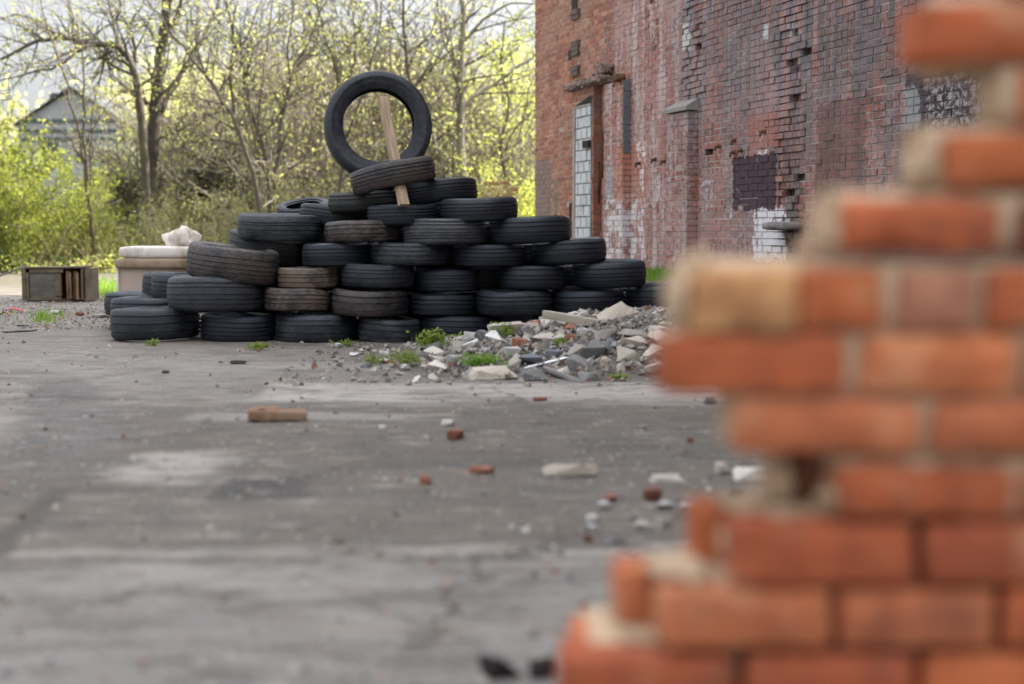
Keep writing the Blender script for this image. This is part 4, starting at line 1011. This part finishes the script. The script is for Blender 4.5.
for ri, (yt, yb, bricks, ml) in enumerate(rows):
    yt -= 3.5; yb += 3.5; bricks = [(b[0]-3.5, b[1]+3.5, *b[2:]) for b in bricks]
    z1, z0 = P(900, yt, DW).z, P(900, yb, DW).z; top = P(900, yt-6, DW).z; zb = P(900, yb+0, DW).z
    last = bricks[-1][1]; bl = list(bricks)
    while last < 1750: bl.append((last+9, last+185)); last += 185
    for b in bl:
        x0, x1 = P(b[0], 342, DW).x, P(b[1], 342, DW).x
        dy = rnd.uniform(-.003, .003)
        rough_box(bm_, Vector(((x0+x1)/2, DW+.046+dy, (z0+z1)/2))+OFF, (x1-x0, .092, z1-z0), (10, 5, 4), (.0042 if b is bricks[0] else .0024), 26, .004, ri*17+int(b[0]) % 13, None, 0, colr(b[2] if len(b) > 2 else None))
    # rear wythe
    start = {1: 622, 2: 706, 0: 575}.get(ri, bricks[0][0]+70)
    if ri >= 14: start = 560+rnd.uniform(0, 30)
    x = start
    while x < 1750:
        x0, x1 = P(x, 342, DW).x, P(x+172, 342, DW).x
        rough_box(bm_, Vector(((x0+x1)/2, DW+(.141 if ri < 3 else .152), (z0+z1)/2))+OFF, (x1-x0, .094, z1-z0), (8, 4, 4), .003, 26, .004, ri*11+3, None, 0, colr(None)); x += 185
    mx0, mx1 = P(ml, 342, DW).x, P(1750, 342, DW).x
    low = ri < 3 or ri >= 14
    rec, dep = (.042, .15) if low else (.013, .08)
    rough_box(mm_, Vector(((mx0+mx1)/2, DW+rec+dep/2, (zb+top)/2))+OFF, (mx1-mx0, dep, top-zb+.002), (90, 8, 5), .004, 24, .006, ri)
    if not low:                                   # bed and core behind the front bricks, set back from the ragged end
        r0 = P(bricks[0][0]+45, 342, DW).x; rough_box(mm_, Vector(((r0+mx1)/2, DW+.145, (zb+top)/2))+OFF, (mx1-r0, .10, top-zb+.002), (60, 5, 5), .005, 24, .006, ri+50)
    for t in range(4):
        c_ = Vector((mx0+rnd.uniform(.004, .03), DW+rnd.uniform(.03, .07), z0+rnd.uniform(.15, 1.1)*(z1-z0)))+OFF
        rough_box(mm_, c_, (rnd.uniform(.012,.03), rnd.uniform(.02,.05), rnd.uniform(.015,.035)), (4,4,4), .008, 40, .006, ri*5+t)
def mlump(px, py, w_, h_, dy, dep=.08):
    p = P(px, py, DW); rough_box(mm_, Vector((p.x, DW+dy, p.z))+OFF, (w_/F*DW, dep, h_/F*DW), (6,5,5), .007, 32, .008, int(px))
mlump(690, 584, 70, 9, .09, .1); mlump(755, 518, 50, 10, .09, .1); mlump(738, 560, 14, 40, .075, .05); mlump(792, 490, 26, 50, .09, .06)
mlump(836, 226, 24, 46, .045); mlump(826, 250, 44, 14, .05, .07); mlump(932, 160, 22, 46, .045); mlump(925, 186, 34, 12, .05); mlump(682, 300, 20, 48, .045); mlump(1010, 96, 22, 56, .05)
mlump(650, 652, 60, 8, .09, .1)
p = P(828, 486, DW); rough_box(bm_, Vector((p.x, DW+.11, p.z))+OFF, (.055, .09, .075), (6,5,5), .012, 30, .01, 3, None, 0, (.16,.07,.045))
ob('bricks', bm_.mesh('bricks', OBR, True, 45), rw); ob('mortar', mm_.mesh('mortar', SMO, True, 60), rw)

# ------------------------------------------------------------------ vegetation
def barkmat(name, a, b):
    g = NG(name); C = g.coord(); n = g.noise(g.scale(C, (6, 6, 1.5)), 4, 5, .7); f = g.noise(C, 2.0, 4, .7)
    c = g.mix(n, a, b); c = g.mix(g.rng(f, .5, .65, 0, .6), c, (.13,.13,.06))
    return g.done(c, .9, g.bump(n, .6, .02), .2)
BARK = barkmat('grey_bark', (.055,.045,.04), (.15,.13,.11)); TWIG = barkmat('twig_bark', (.12,.10,.088), (.30,.262,.225)); PBARK = barkmat('pale_bark', (.16,.15,.12), (.30,.28,.23))
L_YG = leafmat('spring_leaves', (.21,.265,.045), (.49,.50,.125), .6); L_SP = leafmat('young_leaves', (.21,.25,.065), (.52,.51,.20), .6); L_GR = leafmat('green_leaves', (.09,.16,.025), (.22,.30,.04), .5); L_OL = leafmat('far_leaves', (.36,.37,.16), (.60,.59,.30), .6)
def rv(r): return Vector((r.gauss(0,1), r.gauss(0,1), r.gauss(0,1)))
def leaf(mb, p, s, r, mi):
    u = rv(r).normalized(); v = u.cross(rv(r)).normalized(); s *= r.uniform(.6, 1.3)
    mb.add([p-u*s, p+v*s*.55, p+u*s, p-v*s*.55], [(0,1,2,3)], mi)
def grow(stem, twig, lv, p, d, L, r0, lvl, maxl, r, prm):
    n = max(3, int(L/prm['seg'])); n = min(n, 9); pts = [p.copy()]; dirs = []
    for i in range(n):
        d = (d+rv(r)*prm['wob']+Vector((0,0,1))*prm['up'][min(lvl, len(prm['up'])-1)]).normalized()
        p = p+d*(L/n); pts.append(p.copy()); dirs.append(d)
    rad = [max(prm['rmin'], r0*(1-.72*i/n)) for i in range(n+1)]
    big = lvl <= prm.get('stemlvl', 0)
    (stem if big else twig).tube(pts, rad, 6 if lvl == 0 else 4 if r0 > .012 else 3, 0)
    if lvl < maxl:
        k = prm['kids'][lvl]; k = k if isinstance(k, int) else r.randint(*k)
        for j in range(k):
            t = prm['start'][lvl]+(1-prm['start'][lvl])*(j+r.random())/k; i = min(n-1, int(t*n))
            q = pts[i].lerp(pts[i+1], t*n-i); ax = dirs[i].cross(rv(r)).normalized()
            nd = (Matrix.Rotation(r.uniform(*prm['ang']), 3, ax) @ dirs[i])
            grow(stem, twig, lv, q, nd, L*prm['ratio'][lvl]*r.uniform(.6, 1.15)*(1.15-.5*t), rad[i]*.55, lvl+1, maxl, r, prm)
    if lvl >= maxl-1 and lv is not None:
        m = L*prm['dens']*(1 if lvl == maxl else .5); m = int(m)+(r.random() < m % 1)
        for _ in range(m):
            t = r.random()**.8; i = min(n-1, int(t*n)); q = pts[i].lerp(pts[i+1], t*n-i)
            leaf(lv, q+rv(r)*prm['spread'], prm['leaf'], r, 1)
SHRUB = dict(seg=.25, wob=.17, up=(.06, .05, .02), rmin=.0065, kids=((7,11), (6,8)), start=(.2, .12), ang=(.45, 1.15), ratio=(.45, .48), dens=5.0, spread=.06, leaf=.025, stemlvl=0)
def plant_data(fn, leafm, bark=TWIG, twigm=TWIG):
    st, cr = MB(), MB(); fn(st, cr)
    return st.mesh('stems', bark, True), cr.mesh('crown', [twigm, leafm], False)
def shrub_fn(seed, stems, H, prm, lean=.5, r0=.030):
    def fn(st, cr):
        r = random.Random(seed)
        for k in range(stems):
            a = r.uniform(0, 6.28); d = Vector((math.cos(a)*r.uniform(.1, lean), math.sin(a)*r.uniform(.1, lean), 1)).normalized()
            grow(st, cr, cr, Vector((math.cos(a)*.15, math.sin(a)*.15, -.05)), d, H*r.uniform(.65, 1.1), r0*r.uniform(.7, 1.3), 0, 2, r, prm)
    return fn
def plant(name, data, loc, rz, sc, label, cat, group, pnames=('stems', 'foliage')):
    root = bpy.data.objects.new(name, None); col.objects.link(root); root.location = loc; root.rotation_euler = (0, 0, rz); root.scale = (sc, sc, sc)
    tag(root, label, cat, group)
    for nm, me in zip(pnames, data): ob(nm, me, root)
    return root
thick = [plant_data(shrub_fn(11+i, 7+i % 3, 3.4+.3*(i % 2), dict(SHRUB, up=(.09, .07, .03)), .38), L_SP) for i in range(5)]
TH2 = dict(SHRUB, kids=((7,10), (5,7)), dens=20, leaf=.036)
dense = [plant_data(shrub_fn(31+i, 8, 3.0, TH2, .6), L_YG) for i in range(3)]
BU = dict(SHRUB, dens=44, leaf=.036, kids=((8,11), (5,7)), ratio=(.4, .42), wob=.2)
sunny = [plant_data(shrub_fn(91+i, 7, 3.0, dict(SHRUB, kids=((7,10), (5,7)), dens=15, leaf=.029), .6, .02), L_SP) for i in range(3)]
bushy = [plant_data(shrub_fn(51+i, 9, 2.3, BU, .7, .014), L_YG) for i in range(2)]
lowb = [plant_data(shrub_fn(61+i, 8, 1.1, dict(BU, dens=60, leaf=.03, seg=.15), .9, .009), L_GR) for i in range(2)]
pr = random.Random(5)
def put(name, data, px, d, H0, ytop, label, cat, group):
    """copy of a plant, its foot at depth d, scaled so that its top reaches the pixel row ytop"""
    x = P(px, 231, d).x; h = P(px, ytop, d).z
    return plant(name, data, (x, d, ground_h(x, d)), pr.uniform(0, 6.28), h/H0, label, cat, group)
# leafy yellow green bushes on the left
for px, d, yt, i in ((-22, 28.5, 118, 0), (18, 28.2, 145, 1), (55, 29.5, 168, 0), (-45, 30, 95, 1), (25, 31, 135, 1), (100, 30.5, 215, 0), (72, 31.5, 200, 1)):
    put('leafy_bush', bushy[i], px, d, 2.35, yt, 'dense yellow green bush at the left edge behind the cabinet', 'bush', 'yellow green bushes at the left edge')
for px, d, yt, i in ((4, 27.6, 240, 0), (-20, 27.8, 236, 1), (112, 28, 243, 1), (66, 28.0, 250, 0), (140, 28.5, 246, 0)):
    put('low_bush', lowb[i], px, d, 1.15, yt, 'low green bush at the foot of the left thicket', 'bush', 'low green bushes under the left thicket')
# thicket of thin grey stems behind the sofa and the tyres
for j in range(22):
    px = 128+j*19.0+pr.uniform(-8, 8); d = pr.uniform(31.5, 38)
    yt = pr.uniform(-10, 105) if 165 < px < 440 else pr.uniform(50, 150) if px > 440 else pr.uniform(90, 165)
    zone = 'behind the sofa' if px < 240 else 'behind the tyre heap' if px < 430 else 'between the tyre heap and the building'
    put('thicket_shrub', thick[j % 5], px, d, 3.6, yt, f'tangled many stemmed shrub with sparse young leaves {zone}', 'shrub', f'tangled shrubs {zone}')
for j in range(16):
    px = 105+j*28.0+pr.uniform(-9, 9); d = pr.uniform(38, 45); yt = pr.uniform(85, 165) if j > 1 else 185
    zone = 'left of the upright tyre' if px < 378 else 'right of the upright tyre'
    put('leafy_shrub', dense[j % 3], px, d, 3.1, yt, f'loose yellow green shrub in the second row, {zone}', 'shrub', f'second row shrubs {zone}')
for px, d, yt in ((500, 30, 165), (520, 31, 172), (478, 33, 185), (530, 29, 200)):
    put('leafy_bush', bushy[0 if px != 520 else 1], px, d, 2.35, yt, 'bright yellow green bush beside the corner of the building', 'bush', 'bushes by the building corner')
for j, (px, d, yt) in enumerate(((135, 29.2, 196), (160, 28.8, 205), (182, 29.6, 178), (205, 28.9, 196), (226, 29.8, 172), (250, 29.0, 188), (272, 29.6, 170), (295, 29.1, 186), (318, 29.9, 175), (345, 29.4, 182), (375, 30.2, 165), (420, 30.0, 160), (448, 29.6, 172))):
    zone = 'above the sofa' if px < 240 else 'above the left slope of the tyres' if px < 360 else 'beside the top tyres'
    put('front_shrub', sunny[j % 3], px, d, 3.1, yt, f'sunlit low shrub with yellow green leaves {zone}', 'shrub', f'sunlit low shrubs {zone}')
# trees drawn limb by limb
TREE = dict(seg=.4, wob=.18, up=(.03, .02, 0), rmin=.006, kids=((6,9), (7,10)), start=(.1, .1), ang=(.5, 1.2), ratio=(.5, .5), dens=4.5, spread=.08, leaf=.042, stemlvl=-1)
def limb_tree(name, d, limbs, label, seed, leafm, prm=TREE, bark=BARK, tw=BARK, spawn=9, klen=1.6, cat='tree'):
    r = random.Random(seed); st, cr = MB(), MB()
    for li in limbs:
        pts_px, r0, r1 = li[:3]; dz = li[3] if len(li) > 3 else 0.0
        n = len(pts_px); P3 = [P(px, py, d+dz*i/(n-1)) for i, (px, py) in enumerate(pts_px)]
        fine_ = []
        for i in range(n-1):
            p0, p1, p2, p3 = P3[max(i-1,0)], P3[i], P3[i+1], P3[min(i+2,n-1)]
            for t in (0, .33, .66):
                fine_.append(.5*((2*p1)+(p2-p0)*t+(2*p0-5*p1+4*p2-p3)*t*t+(3*p1-p0-3*p2+p3)*t**3)+rv(r)*.02)
        fine_.append(P3[-1]); m = len(fine_)
        r0, r1 = r0*.82, r1*.85; rad = [r0+(r1-r0)*i/(m-1) for i in range(m)]
        st.tube(fine_, rad, 7 if r0 > .05 else 5)
        L = sum((fine_[i+1]-fine_[i]).length for i in range(m-1))
        ns = li[4] if len(li) > 4 else int(L*spawn/4)
        for k in range(ns):
            t = .25+.75*(k+r.random())/ns if r0 > .05 else .1+.9*(k+r.random())/ns
            i = min(m-2, int(t*(m-1))); dr = (fine_[i+1]-fine_[i]).normalized(); ax = dr.cross(rv(r)).normalized()
            nd = Matrix.Rotation(r.uniform(.5, 1.2), 3, ax) @ dr
            grow(st, cr, cr, fine_[i], nd, klen*r.uniform(.5, 1.2)*(1.2-.5*t), min(rad[i]*.5, .03), 1, 2, r, prm)
    foot = P(*limbs[0][0][0], d); root = bpy.data.objects.new(name, None); col.objects.link(root); root.location = (foot.x, d, ground_h(foot.x, d))
    tag(root, label, cat)
    for mb, nm, mats in ((st, 'trunk', [bark]), (cr, 'crown', [tw, leafm])):
        mb.v = [tuple(Vector(v)-root.location) for v in mb.v]; ob(nm, mb.mesh(nm, mats, nm == 'trunk'), root)
limb_tree('bare_tree', 30.5, [([(146,262),(146,200),(143,147),(139,100),(132,67),(123,50),(111,44),(88,44),(70,40),(56,38),(29,45),(0,60),(-20,75)], .13, .025, -1),
    ([(134,74),(136,50),(128,25),(117,20),(100,30),(92,45)], .055, .015), ([(117,21),(120,5),(118,-15)], .04, .02), ([(90,44),(70,58),(50,68),(20,77),(-10,84)], .05, .012, -.5),
    ([(56,38),(40,22),(15,15),(-10,24)], .035, .012), ([(128,25),(140,10),(150,-8)], .035, .015)], 'bare tree whose long bough arches left over the sky', 1, L_SP, spawn=16)
limb_tree('dark_trunked_tree', 31.2, [([(148,262),(150,200),(153,155),(156,110),(160,70),(163,40),(167,10),(168,-25)], .20, .11), ([(165,30),(178,12),(184,-15)], .07, .05),
    ([(160,110),(175,85),(190,60),(202,38),(214,18),(222,-8)], .085, .04, 1.5), ([(158,90),(150,75),(148,60),(140,50)], .03, .01)], 'thick dark trunked forked tree left of centre', 2, L_SP, spawn=8, bark=barkmat('dark_bark', (.035,.030,.026), (.11,.095,.08)))
limb_tree('leaning_tree', 28.8, [([(262,262),(256,190),(245,145),(225,102),(205,76),(185,48),(160,16),(140,-12)], .07, .015, -.5), ([(205,76),(198,50),(192,20),(186,-10)], .03, .012), ([(240,135),(232,100),(231,50),(238,0)], .045, .02), ([(232,70),(245,40),(262,0)], .03, .015),
    ([(228,108),(200,97),(185,94),(165,92),(152,88)], .022, .006)], 'thin tree leaning left with long straight stems', 3, L_SP, spawn=12)
limb_tree('slender_tree', 29.5, [([(268,262),(270,200),(264,150),(250,108),(243,70),(232,30),(222,-12)], .07, .03), ([(274,190),(282,130),(291,80),(308,40),(328,0)], .06, .018), ([(291,80),(288,50),(292,10),(290,-10)], .03, .014), ([(258,130),(262,80),(268,40),(274,-5)], .03, .014)],
    'slender multi stemmed tree left of the upright tyre', 4, L_SP, spawn=13)
limb_tree('slender_tree', 30.0, [([(330,262),(338,200),(345,150),(338,90),(330,50),(318,10),(312,-10)], .05, .02), ([(345,140),(362,95),(372,60),(380,20),(384,-8)], .04, .016), ([(340,100),(352,70),(356,30),(350,-5)], .03, .012), ([(330,60),(310,35),(298,10)], .025, .01)],
    'slender grey stemmed tree behind the upright tyre', 5, L_SP, spawn=14)
limb_tree('slender_tree', 30.3, [([(412,262),(416,200),(414,130),(408,70),(405,30),(402,-12)], .065, .03), ([(410,90),(426,70),(440,55),(452,30)], .03, .012), ([(406,50),(396,30),(388,10),(380,2)], .025, .01), ([(415,160),(430,130),(445,112)], .03, .012)],
    'slender tree just right of the upright tyre', 6, L_SP, spawn=13)
limb_tree('mossy_tree', 30.8, [([(470,262),(468,215),(462,160),(460,100),(462,50),(463,-12)], .15, .07), ([(461,112),(478,95),(492,85),(520,66),(545,45)], .06, .025, .5), ([(463,42),(476,28),(492,14),(512,3),(540,4)], .055, .02), ([(460,70),(448,50),(440,20),(436,-8)], .04, .02), ([(462,30),(472,10),(480,-8)], .03, .012), ([(448,215),(440,168),(432,130),(428,100)], .075, .04)],
    'mossy grey trunked tree beside the building', 7, L_SP, spawn=10, bark=PBARK)
limb_tree('slender_tree', 31.3, [([(505,262),(508,200),(502,150),(508,100),(500,60),(505,20)], .05, .02), ([(504,150),(520,125),(535,110)], .03, .012)], 'thin tree in front of the building corner', 8, L_YG, spawn=14, prm=dict(TREE, dens=9))
limb_tree('young_sapling', 28.6, [([(93,271),(91,220),(88,185),(84,140),(83,100),(83,50),(82,25)], .055, .012), ([(87,180),(80,140),(70,100),(58,55),(46,20),(36,-8)], .032, .012), ([(85,150),(95,125),(108,105),(125,88)], .018, .006), ([(86,165),(70,140),(50,125),(25,108),(0,92)], .018, .005), ([(90,190),(90,150),(93,110),(96,85)], .022, .008, 0), ([(83,50),(92,35),(105,15),(115,0)], .014, .006), ([(83,45),(76,25),(70,5)], .012, .006)],
    'young bare sapling with a V of thin stems behind the cabinet', 9, L_SP, prm=dict(TREE, dens=2.0, rmin=.005), spawn=9, klen=.9, bark=barkmat('sapling_bark', (.07,.045,.038), (.13,.09,.075)), tw=TWIG)
# leafy tree further back by the building
def crown_tree(px, d, ytop, rad, label, leafm, seed, name='leafy_tree', group=None, n=2600, lsz=.075, cat='tree'):
    r = random.Random(seed); h = P(px, ytop, d).z; x = P(px, 231, d).x; st, cr = MB(), MB()
    st.tube([Vector((0,0,-.2)), Vector((r.uniform(-.2,.2),0,h*.3)), Vector((r.uniform(-.3,.3),r.uniform(-.3,.3),h*.62)), Vector((0,0,h*.9))], [.17, .13, .07, .02], 7)
    cl = []
    for k in range(26):
        v = rv(r).normalized()*r.uniform(.35, 1.0); c_ = Vector((v.x*rad, v.y*rad, h*.60+v.z*h*.38)); cl.append((c_, r.uniform(.35, .75)*rad*.55))
        st.tube([Vector((0,0,h*r.uniform(.25,.7))), c_*.55+Vector((0,0,h*.25)), c_], [.05, .03, .01], 4)
    for c_, q in cl:
        for _ in range(n//26): leaf(cr, c_+rv(r)*q*.5, lsz, r, 1)
        for _ in range(5):
            e = c_+rv(r)*q*.6; cr.tube([c_, (c_+e)/2+rv(r)*.05, e], [.012, .01, .006], 3, 0)
    root = plant(name, (st.mesh('trunk', BARK, True), cr.mesh('crown', [TWIG, leafm])), (x, d, ground_h(x, d)), 0, 1, label, cat, group, ('trunk', 'crown'))
    return root
crown_tree(510, 52, 28, 2.6, 'yellow green leafy tree rising behind the building corner', L_YG, 21, n=4200)
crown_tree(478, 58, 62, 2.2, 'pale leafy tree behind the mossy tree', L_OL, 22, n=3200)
for j, (px, d, yt, rd) in enumerate(((175, 50, 70, 2.4), (215, 55, 45, 2.6), (262, 48, 75, 2.3), (310, 56, 40, 2.6), (352, 50, 60, 2.4), (400, 57, 35, 2.6), (440, 50, 70, 2.2), (150, 56, 110, 1.5), (-25, 56, 112, 2.0), (540, 60, 60, 2.4))):
    zone = 'behind the thicket' if px > 160 else 'near the far house'
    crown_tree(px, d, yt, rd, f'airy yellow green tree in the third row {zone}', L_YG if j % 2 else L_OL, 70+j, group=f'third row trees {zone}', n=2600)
# far wood and undergrowth: masses nobody could count
tl = MB(); r = random.Random(8)
for k in range(85):
    d = r.uniform(95, 130); px = r.uniform(-160, 700)
    yt = (84 if px < 150 else 52)+12*math.sin(px*.03)+r.uniform(-12, 14)
    if px > 430: yt -= 12
    h = P(px, yt, d).z; x = P(px, 231, d).x; z0 = ground_h(x, d)
    for _ in range(250):
        v = rv(r).normalized()*r.random()**.4; c_ = Vector((x+v.x*5.0, d+v.y*4, z0+(h-z0)*(.5+.5*v.z))); leaf(tl, c_, .34, r, 0)
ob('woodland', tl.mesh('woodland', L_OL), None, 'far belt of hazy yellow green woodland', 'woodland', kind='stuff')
ug = MB()
for _ in range(30000):
    px = r.uniform(-60, 545); d = r.uniform(26.5, 36); x = P(px, 231, d).x
    if d < 28.5 and x > -2.5 and r.random() < .6: continue
    nn = mnoise.noise(Vector((x*.7, d*.5, 7))); h = max(.12, .75+.9*nn)*(.45 if d < 28.3 else 1)
    leaf(ug, Vector((x, d, ground_h(x, d)+r.random()**1.3*h)), .040, r, r.choices((0, 1, 2), (4, 3, 2))[0])
for _ in range(1500):
    px = r.uniform(-60, 545); d = r.uniform(27, 36); p = P(px, 231, d); p.z = ground_h(p.x, d); a = r.uniform(0, 6.28)
    q = p+Vector((math.cos(a)*.5, math.sin(a)*.4, r.uniform(.2, 1.1))); ug.tube([p, (p+q)/2+rv(r)*.06, q], [.007, .006, .003], 3, 2)
ob('undergrowth', ug.mesh('undergrowth', [L_SP, L_YG, DRY]), None, 'low tangle of leaves and dry stalks under the trees', 'undergrowth', kind='stuff')
# fallen branches and boards glimpsed in the thicket
def brush(px, py, d, n, Ln, mat, label):
    c_ = P(px, py, d); m = MB()
    for _ in range(n):
        a = r.uniform(0, 6.28); v = Vector((math.cos(a), math.sin(a)*.5, r.uniform(-.15, .5))).normalized()*Ln*r.uniform(.4, 1); q = c_+rv(r)*Ln*.18
        m.tube([q-v*.5, q+rv(r)*.05, q+v*.5], [.03, .035, .02], 5)
    m.v = [tuple(Vector(v)-c_) for v in m.v]; o = ob('fallen_branch_pile', m.mesh('fallen_branch_pile', mat, True), None, label, 'branches'); o.location = c_
DBARK = bpy.data.materials['dark_bark']
brush(126, 192, 33, 20, .9, DBARK, 'dark pile of fallen branches in the thicket left of the sofa'); brush(212, 190, 32, 34, 1.3, DBARK, 'dark pile of fallen branches in the thicket above the sofa')
RB = wood('red_brown_board', (.16,.07,.045), (.28,.13,.085), sc=(2, 14, 14))
for k, (dx, dz_) in enumerate(((0, 0), (.12, .13), (-.06, .26))):
    p = P(496, 196, 30)+Vector((dx, dz_*.4, dz_)); beam('timber_board', p+Vector((-.3, 0, 0)), p+Vector((.36, .1, .02)), .1, .09, RB, ('lowest', 'middle', 'topmost')[k]+' red brown board of the stack by the building corner', 'board')
p0 = P(486, 215, 29.6); m = MB()
for _ in range(70):
    a = r.uniform(-1.2, 1.2); L = r.uniform(.5, 1.1); q = Vector((math.sin(a)*L, r.uniform(-.2,.2), math.cos(a)*L)); m.tube([Vector((0,0,-.1)), q*.6, q+Vector((q.x*.4, 0, -.12))], [.008, .007, .004], 3)
o = ob('dry_grass_clump', m.mesh('dry_grass_clump', DRY), None, 'pale dry stalks fanning out right of the heap', 'dry grass'); o.location = p0
# far house and wires
def house():
    d = 78; a, b, ap = P(18, 124, d), P(127, 124, d), P(66, 88, d); zg = ground_h(a.x, d); x0, x1, xm = a.x, b.x, (a.x+b.x)/2; D = 9
    SID = NG('blue_grey_siding'); C = SID.coord(); Xs, Ys, Zs = SID.sep(C); ln = SID.math('LESS_THAN', SID.math('FRACT', SID.math('MULTIPLY', Zs, 4.0)), .12)
    SID.done(SID.mix(ln, (.30,.325,.345), (.215,.235,.25)), .8); TR = NG('dark_green_trim').done((.05,.085,.075), .7); RF = stone_mat('grey_shingles', (.05,.055,.06), (.08,.085,.09), (.07,.07,.07)); WHT = NG('pale_post').done((.55,.60,.57), .7)
    root = bpy.data.objects.new('gabled_house', None); col.objects.link(root); root.location = (xm, d, zg); tag(root, 'far blue grey gabled house behind the bare branches', 'house')
    w_, ze, zp = (x1-x0)/2, a.z-zg, ap.z-zg
    m = MB(); m.add([(-w_,0,-.5), (w_,0,-.5), (w_,0,ze), (0,0,zp-.15), (-w_,0,ze), (-w_,D,-.5), (w_,D,-.5), (w_,D,ze), (0,D,zp-.15), (-w_,D,ze)], [(0,1,2,3,4), (9,8,7,6,5), (1,6,7,2), (5,0,4,9)]); ob('wall', m.mesh('wall', SID.m), root)
    m = MB()
    for s in (-1, 1):
        e = Vector((s*(w_+.15), 0, ze-.12)); t = Vector((0, 0, zp)); n = Vector((0, 0, .10))
        vs_ = [Vector((v.x, y, v.z))+o_ for y in (-.3, D+.3) for o_ in (Vector((0,0,0)), n) for v in (e, t)]
        m.add(vs_, [(0,1,5,4), (2,6,7,3), (0,2,3,1), (4,5,7,6), (0,4,6,2), (1,3,7,5)])
    rf = ob('roof', m.mesh('roof', RF), root)
    m = MB(); cx = P(42, 100, d).x-xm; m.box((cx-.22, 2, ze), (cx+.22, 2.5, P(42, 93, d+2).z-zg)); ob('chimney', m.mesh('chimney', RF), rf)
    for py in (121, 131, 139):
        m = MB(); z = P(60, py, d).z-zg; m.box((-w_*.98, -.08, z-.09), (w_, -.012, z+.09)); ob('trim_board', m.mesh('trim_board', TR), root)
    m = MB(); m.box((w_-.05, -.15, -.4), (w_+.28, -.02, ze-.4)); ob('corner_post', m.mesh('corner_post', WHT), root)
    for px_, py_ in ((50, 150), (85, 150)):
        m = MB(); q = P(px_, py_, d); m.box((q.x-xm-.45, -.05, q.z-zg-.7), (q.x-xm+.45, -.015, q.z-zg+.4)); ob('window', m.mesh('window', NG('dark_glass').done((.06,.075,.09), .15)), root)
house()
WIRE = NG('cable').done((.10,.15,.13), .6)
for k, (ya, yb) in enumerate(((130, 131), (149, 150), (155, 154))):
    a, b = P(395, ya, 46), P(575, yb, 46); m = MB(); m.tube([a.lerp(b, t/10)+Vector((0, 0, -.25*4*(t/10)*(1-t/10)*.2)) for t in range(11)], [.018]*11, 4)
    ob('overhead_cable', m.mesh('overhead_cable', WIRE), None, ('top', 'middle', 'lowest')[k]+' of three cables crossing behind the trees beside the building', 'cable')
